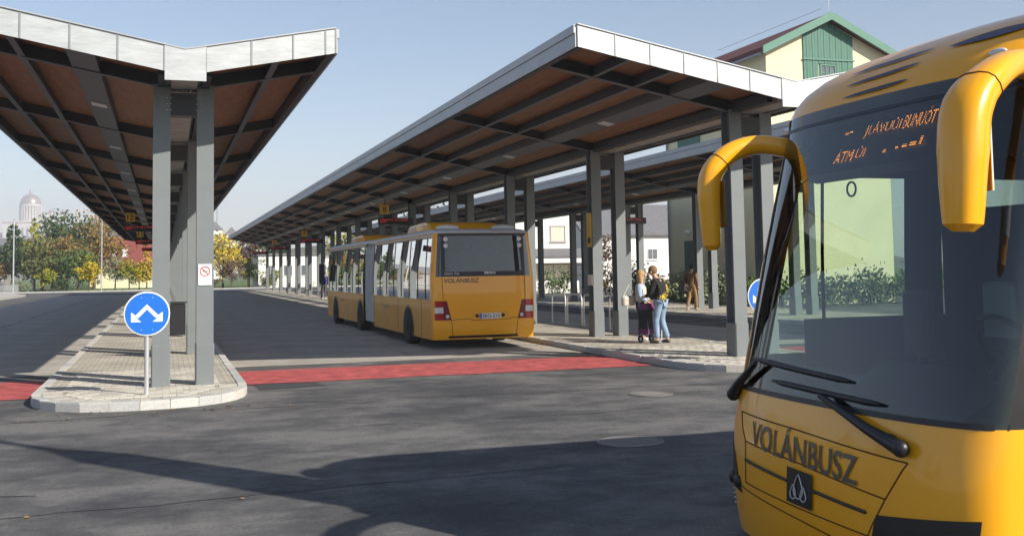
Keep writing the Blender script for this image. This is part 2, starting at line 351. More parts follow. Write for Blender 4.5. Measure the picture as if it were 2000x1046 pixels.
# ================================================================== PLATFORMS
def platform(name, xl, xr, y0, nose, y1, label, cat="platform", near=True):
    """raised bus platform: sloped-free slab with an elliptic nose; kerb stones and near pavers are pieces"""
    H = 0.13; cx = (xl + xr) / 2; hw = (xr - xl) / 2; ys = y0 + nose
    root = empty(name, (cx, y0, 0), label, cat)
    def outline(inset):
        pts = [(xl + inset, y1 - inset)]
        for i in range(25):
            a = pi + pi * i / 24
            e = 0.8
            px = cos(a); py = sin(a)
            pts.append((cx + (hw - inset) * math.copysign(abs(px) ** e, px), ys + (nose - inset) * math.copysign(abs(py) ** e, py)))
        pts.append((xr - inset, y1 - inset)); return pts
    o = MB().prism([(x - cx, y - y0) for x, y in outline(0.13)], 2, 0.0, H - 0.012); ob = o.build("surface", M_PAVE, root)
    # kerb stones round the nose and along the straight sides
    op = outline(0.0); ip = outline(0.14)
    def stone(a, b, c, d, i):
        mb = MB(); bot = [(p[0] - cx, p[1] - y0) for p in (a, b, c, d)]
        mid = Vector((sum(p[0] for p in bot) / 4, sum(p[1] for p in bot) / 4))
        def sc(k, z): return [(mid.x + (p[0] - mid.x) * k[0] + 0, mid.y + (p[1] - mid.y) * k[1], z) for p in bot]
        hh = H + random.uniform(-.003, .003)
        v = sc((.985, .985), 0) + sc((.985, .985), hh - .02) + sc((.94, .94), hh)
        fs = [(3, 2, 1, 0), (8, 9, 10, 11)] + [(r * 4 + i_, r * 4 + (i_ + 1) % 4, r * 4 + 4 + (i_ + 1) % 4, r * 4 + 4 + i_) for r in range(2) for i_ in range(4)]
        mb.add(v, fs).build("kerb_stone", M_KERB[random.choice((0, 0, 1, 2))], root)
    arc = op[1:-1]; arci = ip[1:-1]
    seg = 0
    # resample the nose into equal stones
    def resample(P, n):
        L = [0]
        for a, b in zip(P, P[1:]): L.append(L[-1] + math.dist(a, b))
        out = []
        for k in range(n + 1):
            t = L[-1] * k / n
            for i in range(len(P) - 1):
                if t <= L[i + 1] + 1e-9:
                    q = (t - L[i]) / max(1e-9, L[i + 1] - L[i]); out.append((P[i][0] + (P[i + 1][0] - P[i][0]) * q, P[i][1] + (P[i + 1][1] - P[i][1]) * q)); break
        return out
    n = 14; A = resample(arc, n); B = resample(arci, n)
    for i in range(n): stone(A[i], A[i + 1], B[i + 1], B[i], i)
    y = ys
    while y < min(y1, 70) - 1:
        stone((xl, y + 1), (xl, y), (xl + .14, y), (xl + .14, y + 1), 0); stone((xr - .14, y + 1), (xr - .14, y), (xr, y), (xr, y + 1), 0); y += 1
    if y < y1 - 1:
        for (xa, xb) in ((xl, xl + .14), (xr - .14, xr)):
            MB().box(xa - cx, xb - cx, y - y0, y1 - y0, 0, H, .012).build("far_kerb", M_KERB[0], root)
    if not near: return root
    # soldier course behind the nose kerb
    C = outline(0.15)[1:-1]; D = outline(0.44)[1:-1]; n = 34; A = resample(C, n); B = resample(D, n)
    for i in range(n):
        a, b, c, d = [(p[0] - cx, p[1] - y0) for p in (A[i], A[i + 1], B[i + 1], B[i])]
        m_ = ((a[0] + b[0] + c[0] + d[0]) / 4, (a[1] + b[1] + c[1] + d[1]) / 4)
        k = .955; q = [(m_[0] + (p[0] - m_[0]) * k, m_[1] + (p[1] - m_[1]) * k) for p in (a, b, c, d)]
        z1 = H - .002 + random.uniform(-.002, .003); MB().prism(q, 2, H - .03, z1).build("border_paver", M_PAVER[random.choice((0, 0, 1, 2))], root)
    # field pavers nearest the camera: individual stones
    pm = [MB().box(-.096, .096, -.096, .096, -.02, .0, .006).mesh("paver", m) for m in M_PAVER]
    inn = outline(0.47); cnt = 0
    def inside(x, y):
        if y > ys: return xl + .45 < x < xr - .45
        u = (x - cx) / (hw - .50); w = (y - ys) / (nose - .50); return abs(u) ** 2.4 + abs(w) ** 2.4 < 1
    r = 0
    while cnt < 255:
        y = y0 + .5 + .2 * r; off = .1 * (r % 2); x = xl + .5 + off
        while x < xr - .45:
            if inside(x, y) and cnt < 290:
                link("paver", random.choice(pm), root, (x - cx, y - y0, H + random.uniform(-.003, .002))); cnt += 1
            x += .2
        r += 1
    return root
platform("bus_platform", -1.92, 1.28, 16.25, 1.95, 121.5, "paved bus platform with rounded nose under the left canopy, keep-either-side sign on it")
platform("bus_platform", 9.12, 12.45, 16.95, 2.0, 123.5, "paved bus platform beside the articulated bus, under the middle canopy")
platform("bus_platform", 19.2, 24.2, 17.2, 2.2, 110, "far right paved platform in front of the cream station building", near=False)

# ================================================================== CANOPIES
def canopy(name, xc, yc0, nb, yfront, yend, mirror, label):
    root = empty(name, (xc, yfront, 0), label, "canopy", "butterfly canopies over the bus platforms")
    sg = -1 if mirror else 1                       # sg=1: wide wing on the left
    XL, XR = -4.33, 2.26; BAY = 7.3
    top = lambda x: 5.25 + 0.195 * abs(x)
    Lx = yend - yfront
    def B(mb, name_, m, loc=None, parent=None): return mb.build(name_, m, parent or root, loc)
    X = lambda x: x * sg
    # roof deck (top sheet)
    d = MB(); pr = [(X(XL), top(XL)), (0, top(0)), (X(XR), top(XR)), (X(XR), top(XR) - .05), (0, top(0) - .05), (X(XL), top(XL) - .05)]
    d.prism(pr, 1, 0.03, Lx - 0.03); B(d, "roof_deck", M_ROOF)
    # plywood soffit panels, one for each strip of each bay
    cuts = [XL + .14, -3.3, -2.45, -1.72, -0.34, 0.34, 1.35, XR - .14]
    strips = [(cuts[0], cuts[1]), (cuts[1], cuts[2]), (cuts[2], cuts[3]), (-1.28, cuts[4]), (cuts[5], cuts[6]), (cuts[6], cuts[7])]
    ys = [yc0 - yfront + BAY * i for i in range(nb)]
    bounds = [0.06] + ys + [Lx - .06]
    pmesh = {}
    for i in range(len(bounds) - 1):
        a, b = bounds[i], bounds[i + 1]; ln = b - a - .1
        for k, (x0, x1) in enumerate(strips):
            key = (k, round(ln, 3))
            if key not in pmesh:
                mb = MB(); mb.prism([(X(x0 + .02), top(x0) - .13), (X(x1 - .02), top(x1) - .13), (X(x1 - .02), top(x1) - .11), (X(x0 + .02), top(x0) - .11)], 1, 0, ln); pmesh[key] = mb.mesh("soffit_panel", M_PLY)
            link("soffit_panel", pmesh[key], root, (0, a + .05, 0))
    # purlins (I sections along the roof)
    for x in (-3.3, -2.45, 1.35):
        mb = MB(); z = top(x); mb.box(X(x) - .012, X(x) + .012, .05, Lx - .05, z - .33, z - .14); pu = B(mb, "purlin", M_BEAM)
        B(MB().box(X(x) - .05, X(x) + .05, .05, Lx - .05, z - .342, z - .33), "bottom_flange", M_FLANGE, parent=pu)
    for x, e in ((XL + .07, 1), (XR - .07, -1)):
        z = top(x); B(MB().box(X(x) - .05, X(x) + .05, .05, Lx - .05, z - .36, z - .12), "edge_beam", M_BEAM)
    # lamp channel
    x = -1.5; z = top(x) - .335
    lc = B(MB().prism([(X(-1.71), top(-1.71) - .33), (X(-1.29), top(-1.29) - .33), (X(-1.29), top(-1.29) - .12), (X(-1.71), top(-1.71) - .12)], 1, .06, Lx - .06), "lamp_channel", M_FLANGE)
    lm = MB().box(-.14, .14, -.19, .19, -.012, .004).mesh("lamp", M_LAMP)
    for y in [b - 3.65 for b in ys] + [ys[-1] + 0.9]:
        if y > .3:
            l = link("lamp", lm, lc, (X(-1.5), y, z - .004)); l.rotation_euler = (0, math.atan(.195) * sg, 0)
    # cross beams, columns
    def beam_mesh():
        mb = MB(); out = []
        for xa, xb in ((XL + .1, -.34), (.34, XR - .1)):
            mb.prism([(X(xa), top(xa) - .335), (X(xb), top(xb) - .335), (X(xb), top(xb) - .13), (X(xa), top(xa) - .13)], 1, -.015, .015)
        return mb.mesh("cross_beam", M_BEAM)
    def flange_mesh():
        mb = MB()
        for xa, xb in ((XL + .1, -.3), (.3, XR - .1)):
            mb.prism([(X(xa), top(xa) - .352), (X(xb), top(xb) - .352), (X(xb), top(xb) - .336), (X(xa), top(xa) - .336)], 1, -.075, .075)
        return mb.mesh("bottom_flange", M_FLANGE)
    bm_, fm_ = beam_mesh(), flange_mesh()
    c = MB(); ZB = 0.13
    c.box(-.135, .135, -.17, -.15, ZB + .6, 5.0); c.box(-.135, .135, .15, .17, ZB + .6, 5.0); c.box(-.012, .012, -.15, .15, ZB + .6, 5.0)
    cm = c.mesh("column", M_STEEL)
    b = MB(); b.box(-.148, .148, -.2, .2, ZB - .01, ZB + .66, .02); bsm = b.mesh("column_base", M_STEEL)
    t = MB(); t.box(-.22, .22, -.17, -.15, 4.52, 4.86); t.box(-.22, .22, .15, .17, 4.52, 4.86); t.box(-.22, .22, -.15, .15, 4.50, 4.518); tm = t.mesh("tie_plate", M_BEAM)
    bo = MB()
    for bx in (-.26, -.2, .2, .26):
        for bz in (4.58, 4.68, 4.78): bo.ball((bx, -.178, bz), .011, n=6, m=4)
    for bx in (-.1, -.03, .04, .11): bo.ball((bx, -.178, 4.9), .011, n=6, m=4)
    bom = bo.mesh("bolts", M_CHROME)
    for y in ys:
        cb = link("cross_beam", bm_, root, (0, y, 0)); link("bottom_flange", fm_, cb)
        for dx in (-.34, .34):
            co = link("column", cm, root, (dx, y, 0)); link("column_base", bsm, co)
        tp = link("tie_plate", tm, root, (0, y, 0))
        if y < 35: link("bolts", bom, tp)
    # end trimmer at the very front and back
    for y in (.1, Lx - .1): link("cross_beam", bm_, root, (0, y, 0))
    # gutter box in the valley
    B(MB().box(-.2, .2, .05, Lx - .05, 4.93, 5.17), "gutter", M_GUT)
    # long deep side beams between the column heads
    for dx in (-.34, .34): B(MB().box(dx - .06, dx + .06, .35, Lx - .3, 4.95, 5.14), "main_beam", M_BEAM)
    # edge fascias along both sides: two tiers
    for x, e in ((XL, -1), (XR, 1)):
        z = top(x); xx = X(x); s_ = e * sg
        f1 = B(MB().box(min(xx, xx + .03 * s_), max(xx, xx + .03 * s_), 0, Lx, z - .36, z - .12), "side_fascia", M_FASC)
        B(MB().box(min(xx, xx + .055 * s_), max(xx, xx + .055 * s_), 0, Lx, z - .115, z + .03), "fascia_cap", M_FASC, parent=f1)
    # front and rear fascia: separate sheets with seams
    cutsL = [XL, -3.62, -2.95, -2.29, -1.62, -.96, -.3]; cutsR = [.3, .97, 1.6, 2.1, XR]
    def sheet(x0, x1, y, dn, name_="fascia_sheet"):
        mb = MB(); mb.prism([(X(x0 + .006), top(x0) - dn), (X(x1 - .006), top(x1) - dn), (X(x1 - .006), top(x1) + .03), (X(x0 + .006), top(x0) + .03)], 1, y - .03, y + random.uniform(-.004, .004) + .0)
        o = mb.build(name_, M_GALV, root); 
        if y < 1: MB().box(X(x1) - .012, X(x1) + .012, y - .042, y - .031, top(x1) - dn, top(x1) + .02).build("seam", M_SEAM, o)
        return o
    for y in (0.0, Lx + .03):
        for cs in (cutsL, cutsR):
            for x0, x1 in zip(cs, cs[1:]): sheet(x0, x1, y, .36)
        mb = MB(); mb.add([], []);
        mb.prism([(X(-.3), top(.3) - .5), (X(.3), top(.3) - .5), (X(.3), top(.3) + .03), (0, top(0) + .03), (X(-.3), top(.3) + .03)], 1, y - .045, y - .012); mb.build("fascia_sheet", M_GALV, root)
        # dark drip cap along the top
        for xa, xb in ((XL, 0), (0, XR)):
            MB().prism([(X(xa), top(xa) + .031), (X(xb), top(xb) + .031), (X(xb), top(xb) + .05), (X(xa), top(xa) + .05)], 1, y - .055, y + .05).build("drip_cap", M_FASC, root)
    return root
canopy("bus_canopy", 0.29, 18.4, 15, 16.75, 122.3, False, "grey steel butterfly canopy at left, over the platform with the blue arrow sign")
canopy("bus_canopy", 11.13, 19.0, 15, 17.2, 122.8, False, "middle grey steel butterfly canopy with plywood soffit beside the articulated bus")
canopy("bus_canopy", 21.8, 19.0, 13, 17.3, 108, False, "rear right steel canopy in front of the cream building, seen behind the middle one")

# ================================================================== VEHICLE SHELLS
def lerp(z, pts):
    if z <= pts[0][0]: return pts[0][1]
    for (a, b), (c, d) in zip(pts, pts[1:]):
        if z <= c: return b + (d - b) * (z - a) / (c - a)
    return pts[-1][1]

class Shell:
    """lofted vehicle end: plan curves (super-ellipse nose + straight sides) stacked over z, then a domed roof"""
    def __init__(s, world_fn, X0, W, A, N, zt, zr, back, shr):
        s.M = world_fn; s.X0 = X0; s.W = W; s.A = A; s.N = N; s.zt = zt; s.zr = zr; s.back = back; s.shr = shr
    def sec(s, z): return lerp(z, s.X0), lerp(z, s.W), lerp(z, s.A)
    def loc(s, col, row, off=0.0):
        """row: ('z', z) or ('r', t); col: ('p', phi) or ('s', sign, dist)"""
        if row[0] == 'z': z = row[1]; x0, w, a = s.sec(z)
        else:
            q = row[1] * pi / 2; x0, w, a = s.sec(s.zt)
            x0 += s.back * (1 - cos(q)); w -= s.shr * (1 - cos(q)); a += .25 * (1 - cos(q)); z = s.zt + (s.zr - s.zt) * sin(q)
        if col[0] == 'p':
            c = abs(cos(col[1])) ** (2 / s.N); sn = abs(sin(col[1])) ** (2 / s.N) * (1 if sin(col[1]) >= 0 else -1)
            return (x0 + a * (1 - c) - off, w * sn, z)
        base = s.sec(s.zt)[0] + s.sec(s.zt)[2] if row[0] == 'r' else x0 + a
        if col[2] == 0: return (x0 + a, w * col[1], z)
        # sides are measured from a fixed station so that posts stand upright
        return (max(s.S0 + col[2], x0 + a + .002 * col[2]), (w + off) * col[1], z)
    def pt(s, col, row, off=0.0): return s.M(*s.loc(col, row, off))
    def xf(s, t, z):
        x0, w, a = s.sec(z); y = min(.9999, abs(t) / w); return x0 + a * (1 - (1 - y ** s.N) ** (1 / s.N))
    def on(s, t, z, off=.004): return s.M(s.xf(t, z) - off, t, z)
    def patch(s, c00, c10, c11, c01, nu, nv, off):
        mb = MB(); v = []
        for j in range(nv + 1):
            for i in range(nu + 1):
                u = i / nu; w = j / nv
                t = (c00[0] * (1 - u) + c10[0] * u) * (1 - w) + (c01[0] * (1 - u) + c11[0] * u) * w
                z = (c00[1] * (1 - u) + c10[1] * u) * (1 - w) + (c01[1] * (1 - u) + c11[1] * u) * w
                v.append(s.on(t, z, off))
        mb.add(v, [(j * (nu + 1) + i, j * (nu + 1) + i + 1, (j + 1) * (nu + 1) + i + 1, (j + 1) * (nu + 1) + i) for j in range(nv) for i in range(nu)], True)
        return mb
    def poly(s, pts, off, r, per=8):
        path = []
        for a, b in zip(pts, pts[1:]):
            for k in range(per): q = k / per; path.append(s.on(a[0] + (b[0] - a[0]) * q, a[1] + (b[1] - a[1]) * q, off))
        path.append(s.on(pts[-1][0], pts[-1][1], off)); return MB().tube(path, r, 5)
    def grid(s, rows, cols, classify):
        """classify(i, j, row0, row1, col0, col1) -> key or None; returns {key: MB}"""
        out = {}
        P = [[s.pt(c, r) for c in cols] for r in rows]
        for i in range(len(rows) - 1):
            for j in range(len(cols) - 1):
                k = classify(rows[i], rows[i + 1], cols[j], cols[j + 1])
                if k is None: continue
                out.setdefault(k, {}); D = out[k]
                idx = []
                for (a, b) in ((i, j), (i, j + 1), (i + 1, j + 1), (i + 1, j)):
                    if ('n', a, b) not in D: D[('n', a, b)] = len(D.setdefault('v', [])); D['v'].append(P[a][b])
                    idx.append(D[('n', a, b)])
                D.setdefault('f', []).append(tuple(idx))
        return {k: MB().add(D['v'], D['f'], True) for k, D in out.items()}
PHI = [radians(-90 + 5 * k) for k in range(37)]
def cols_for(near, far): return [('s', -1, d) for d in reversed(near)] + [('p', p) for p in PHI] + [('s', 1, d) for d in far]

def wheel(parent, c, r, w, axis_y, side, rim=M_SILV):
    """axis along Y if axis_y else along X; side = sign of the visible face"""
    ax = 1 if axis_y else 0
    prof = [(r * .6, -w / 2), (r * .94, -w / 2), (r, -w / 2 + .03), (r, w / 2 - .03), (r * .94, w / 2), (r * .6, w / 2)]
    ty = MB().lathe(prof, (0, 0, 0), 28, ax).build("tyre", M_RUBBER, None)
    h = side * w / 2
    rp = [(0.0, h * .55), (r * .16, h * .6), (r * .2, h * .3), (r * .5, h * .2), (r * .56, h * .85), (r * .61, h * .95)]
    rm = MB().lathe(rp, (0, 0, 0), 24, ax).build("rim", rim, None)
    e = bpy.data.objects.new("wheel", None); COL.objects.link(e); e.parent = parent; e.location = c; e.empty_display_size = .1
    ty.parent = e; rm.parent = e; return e

# ------------------------------------------------------------------ the coach in the foreground (heading -X)
CYC = 5.73
coach = empty("coach", (5, CYC, 0), "big golden yellow coach close up at right, showing windscreen, drooping mirrors and dark lettering", "coach")
def in_coach(o): o.parent = coach; o.matrix_parent_inverse = Matrix.Translation((-5, -CYC, 0)); return o
CS = Shell(lambda x, t, z: (x, CYC + t, z),
           [(.06, 3.74), (.22, 3.71), (.45, 3.69), (.8, 3.71), (1.05, 3.77), (2.0, 3.99), (2.95, 4.21)],
           [(.22, 1.285), (1.9, 1.275), (2.95, 1.21)], [(.22, .42), (2.95, .42)], 2.9, 2.86, 3.47, 1.45, .33)
CS.S0 = 4.20
LOW = [('z', z) for z in (.08, .2, .32, .45, .6, .8, .95, 1.05)]
MID = [('z', z) for z in (1.05, 1.25, 1.5, 1.75, 2.0, 2.25, 2.55, 2.75, 2.86)]
ROOFR = [('r', t) for t in (0, .08, .17, .27, .38, .5, .62, .75, .88, 1.0)]
cnear = [.5, .62, 1.55, 1.75, 3.3, 3.4, 5.0, 5.1, 6.7, 6.8, 8.4, 8.5, 10.1, 10.2, 11.8]
cfar = [.5, .53, 1.25, 1.6, 3.3, 3.4, 5.0, 5.1, 6.7, 6.8, 8.4, 8.5, 10.1, 10.2, 11.8]
ccols = cols_for(cnear, cfar)
def coach_class(r0, r1, c0, c1):
    if r0[0] == 'z' and r0[1] < 1.05: return 'body'
    if r0[0] == 'r': return 'roof'
    ph = [c for c in (c0, c1) if c[0] == 'p']
    if len(ph) == 2:
        m = abs(ph[0][1] + ph[1][1]) / 2
        return 'screen' if m < radians(78) else 'pillar'
    d0, d1 = sorted((c0[2] if c0[0] == 's' else 0, c1[2] if c1[0] == 's' else 0)); sgn = (c0 if c0[0] == 's' else c1)[1]
    if 1.5 <= r0[1] < 2.55 and d0 in ((.0, .53, 1.6, 3.4, 5.1, 6.8, 8.5, 10.2) if sgn > 0 else (.62, 1.75, 3.4, 5.1, 6.8, 8.5, 10.2)): return ('win', sgn, d0)
    if sgn > 0 and d0 < .5 and 1.25 <= r0[1] < 2.75: return ('win', sgn, d0)
    return 'pillar' if 1.25 <= r0[1] < 2.75 else 'body'
G = CS.grid(LOW + MID[1:] + ROOFR[1:], ccols, coach_class)
for k, mb in G.items():
    if k == 'body': in_coach(mb.build("body", M_YEL))
    elif k == 'roof':
        loop = [CS.pt(c, ('r', 1.0)) for c in ccols]; mb.add(loop, [tuple(range(len(loop)))]); in_coach(mb.build("roof", M_YEL))
    elif k == 'screen': in_coach(mb.build("windscreen", M_SCREEN))
    elif k == 'pillar': in_coach(mb.build("window_surround", M_BLACK))
    else: in_coach(mb.build("side_window", M_SIDEGL if k[1] > 0 else M_DKGLASS))  # near-side panes tinted dark to stop sunlight passing through the cabin
# rear wall, floor, ceiling and trim
in_coach(MB().add([(16.0, CYC - 1.27, .22), (16.0, CYC + 1.27, .22), (16.0, CYC + 1.2, 3.6), (16.0, CYC - 1.2, 3.6)], [(0, 1, 2, 3)]).build("rear_panel", M_YEL))
in_coach(MB().box(4.35, 15.9, CYC - 1.2, CYC + 1.2, .85, .95).build("floor", M_INT))
in_coach(MB().box(5.0, 15.9, CYC - 1.12, CYC + 1.12, 2.78, 2.86).build("ceiling", M_INT))
in_coach(MB().box(5.75, 5.8, CYC - .1, CYC + 1.2, .95, 2.3).build("partition", M_INT))
lin = MB(); lin.box(4.5, 15.9, CYC + 1.19, CYC + 1.215, .9, 1.5); lin.box(4.5, 15.9, CYC - 1.215, CYC - 1.19, .9, 1.5); in_coach(lin.build("side_lining", M_INT))
# dashboard following the front
db = MB(); v = []
for i in range(13):
    t = -1.05 + 2.1 * i / 12; x = CS.xf(t, 1.05)
    v += [(x + .06, CYC + t, .85), (x + .06, CYC + t, 1.06), (x + .35, CYC + t, 1.2 + (.12 if -0.95 < t < -0.1 else 0)), (x + .75, CYC + t, 1.16), (x + .78, CYC + t, .85)]
db.add(v, [(i * 5 + a, i * 5 + a + 1, i * 5 + a + 6, i * 5 + a + 5) for i in range(12) for a in range(4)], True); in_coach(db.build("dashboard", mat("dashboard plastic", (0.04, 0.048, 0.085), 0.6, var=.05)))
sw = MB(); cpt = Vector((4.75, CYC - .55, 1.38)); ring = []
for k in range(25):
    a = 2 * pi * k / 24; ring.append(cpt + Vector((-.12 * sin(a), .23 * cos(a), .2 * sin(a))))
sw.tube(ring, .017, 6, cap=False); sw.tube([cpt, cpt + Vector((-.25, 0, -.3))], .03, 6); sw.tube([cpt + Vector((0, -.22, 0)), cpt, cpt + Vector((0, .22, 0))], .02, 6)
in_coach(sw.build("steering_wheel", M_BLACK))
def seat(x, y, z, m, face=-1):
    mb = MB(); mb.box(x - .22, x + .22, y - .22, y + .22, z + .32, z + .45, .04); mb.box(x - .2, x + .2, y - .2, y + .2, z, z + .32)
    pr = [(x + .16, z + .4), (x + .30, z + .4), (x + .42, z + 1.15), (x + .32, z + 1.18)]; mb.prism([(a, b) for a, b in pr], 1, y - .22, y + .22)
    return mb
in_coach(seat(5.25, CYC - .55, .95, M_SEAT).build("driver_seat", M_SEAT))
for r in range(9):
    for y in (-.95, -.48, .48, .95):
        if r == 0 and y > 0: continue
        in_coach(seat(6.3 + r * .95, CYC + y, .95, M_SEAT).build("passenger_seat", M_SEAT))
tm_ = MB(); tm_.box(4.62, 4.7, CYC + .02, CYC + .26, 1.3, 1.72, .02); tm_.tube([(4.7, CYC + .14, 1.15), (4.68, CYC + .14, 1.35)], .03, 6); in_coach(tm_.build("ticket_machine", M_BLACK))
# route display behind the top of the windscreen
dsp = MB(); dsp.prism([(4.32, 2.52), (4.50, 2.48), (4.75, 2.84), (4.52, 2.86)], 1, CYC - .98, CYC + .98); disp = in_coach(dsp.build("route_display", M_BLACK))
def on_disp(x, y):                                   # x runs from far side to near side, y up the front of the box
    q = y / .4; return (4.32 + (4.52 - 4.32) * q - .006 - .0, CYC + .62 - x, 2.52 + .4 * q)
for body, x0, y0, w, h in (("ÁTM", .06, .06, .20, .10), ("ÚI", .29, .075, .10, .08), ("-", .07, .26, .045, .014), ("-", .125, .265, .03, .014), ("JLÁVUÚI", .30, .21, .36, .10), ("BUNUÓT", .69, .225, .30, .11), ("-", .58, .085, .03, .018), ("-", .70, .092, .03, .018), ("-", .76, .096, .05, .02), ("-", .83, .10, .06, .022), ("I", .92, .10, .02, .05)):
    mb = text_on(body, lambda x, y, x0=x0, y0=y0: on_disp(x + x0, y + y0), 1, 0.0, fit=(w, h)); o = mb.build("led_text", M_LEDO); in_coach(o)
# black band of the screen edge
in_coach(CS.patch((-1.268, 1.045), (1.268, 1.045), (1.268, 1.078), (-1.268, 1.078), 60, 1, .004).build("screen_seal", M_BLACK))
in_coach(CS.patch((-1.15, 2.835), (1.15, 2.835), (1.15, 2.858), (-1.15, 2.858), 40, 1, .003).build("screen_seal", M_BLACK))
# little ring hanging behind the windscreen
in_coach(MB().tube([(CS.xf(.0, 2.36) + .05, CYC + .05 + .045 * cos(2 * pi * k / 20), 2.37 + .045 * sin(2 * pi * k / 20)) for k in range(21)], .007, 6, cap=False).build("hanging_ring", M_BLACK))
in_coach(MB().box(4.72, 4.78, CYC - .62, CYC - .36, 1.45, 1.78, .02).build("driver_screen", mat("grey tablet", (.22, .25, .28), .4)))
# front panel gaps
for pts in ([(.93, .90), (.2, .885), (-.85, .838)], [(-.85, .838), (-.70, .62), (-.50, .30)], [(.80, .72), (.1, .69), (-.70, .625)], [(.93, .90), (.80, .72), (.78, .45)], [(.78, .45), (.1, .42), (-.58, .40)], [(1.12, .44), (.78, .40), (0, .34), (-.5, .30)]):
    in_coach(CS.poly(pts, .001, .0045).build("panel_gap", M_GAP))
# lettering on the front
L0, L1 = (.695, .705), (-.485, .655)
def on_letter(x, y, w=1.18): q = x / w; return CS.on(L0[0] + (L1[0] - L0[0]) * q, L0[1] + (L1[1] - L0[1]) * q + y, .009)
in_coach(text_on("VOLÁNBUSZ", on_letter, 1, .012, fit=(1.18, .205)).build("lettering", M_GREYTXT))
# emblem plate and bars
emb = in_coach(CS.patch((.205, .445), (-.065, .435), (-.065, .645), (.205, .655), 4, 3, .014).build("emblem_plate", M_BLACK))
fl = []
for dx, dz, sc in ((0, 0, 1.0), (-.055, -.02, .6), (.055, -.02, .6)):
    pp = []
    for k in range(15):
        a = 2 * pi * k / 14; rr = .052 * sc; h = .06 * sc
        x = rr * sin(a) * (1 - .55 * max(0, cos(a))); z = h * cos(a) * (1.5 if cos(a) > 0 else .9); pp.append(CS.on(.07 + dx + x, .525 + dz + z + (.01 if sc == 1 else 0), .02))
    fl.append(pp)
fm = MB()
for pp in fl: fm.tube(pp, .0045, 5, cap=False)
in_coach(fm.build("flame_emblem", M_SILV))
for a, b in (((.78, .60), (.21, .565)), ((-.07, .553), (-.56, .528))): in_coach(CS.poly([a, b], .008, .010).build("trim_bar", M_BLACK))
# headlamps
for sg, c in ((1, [(.86, .36), (1.25, .40), (1.265, .70), (1.02, .60)]), (-1, [(-.55, .24), (-1.20, .26), (-1.225, .60), (-.64, .53)])):
    h = in_coach(CS.patch(c[0], c[1], c[2], c[3], 10, 5, .006).build("headlamp", M_BLACK))
    for t in (.92, 1.08):
        p = CS.on(sg * t, .40 if sg < 0 else .43, .012); o = MB().ball(p, .02, .045, .045, 12, 8).build("lamp_lens", M_LAMPW if sg < 0 else M_BLACK); in_coach(o)
for k in range(6): in_coach(MB().ball(CS.on(1.16 - .012 * k, .40 - .03 * k, .006), .008, n=6, m=4).build("sensor_dot", M_SILV))
# wipers
def wiper(pivot, elbow, b0, b1, r):
    root = bpy.data.objects.new("wiper", None); COL.objects.link(root); in_coach(root)
    def add(mb, n, m):
        o = mb.build(n, m); o.parent = root; o.matrix_parent_inverse = Matrix.Translation((-5, -CYC, 0)) @ Matrix.Identity(4); return o
    P = Vector(CS.on(*pivot, .05)); E_ = Vector(CS.on(*elbow, .06)); mid = P.lerp(E_, .35) + Vector((-.02, 0, 0))
    root.matrix_parent_inverse = Matrix.Identity(4); root.location = (0, 0, 0)
    ob = MB().tube([P, mid, E_], [r * 1.5, r, r * .55], 8); add(ob, "arm", M_BLACK)
    add(MB().ball(P, r * 1.55, r * 1.55, r * 1.55), "pivot", M_BLACK); add(MB().ball(P + (E_ - P) * .12, r * 1.45), "pivot_cap", M_BLACK)
    pts = [CS.on(b0[0] + (b1[0] - b0[0]) * q / 8, b0[1] + (b1[1] - b0[1]) * q / 8, .03) for q in range(9)]
    add(MB().tube(pts, [.008] + [.019] * 7 + [.008], 6), "blade", M_BLACK)
wiper((-.84, .915), (-.12, 1.12), (.48, 1.15), (-.62, 1.12), .031)
wiper((1.16, .99), (.70, 1.25), (.82, 1.27), (-.32, 1.22), .031)
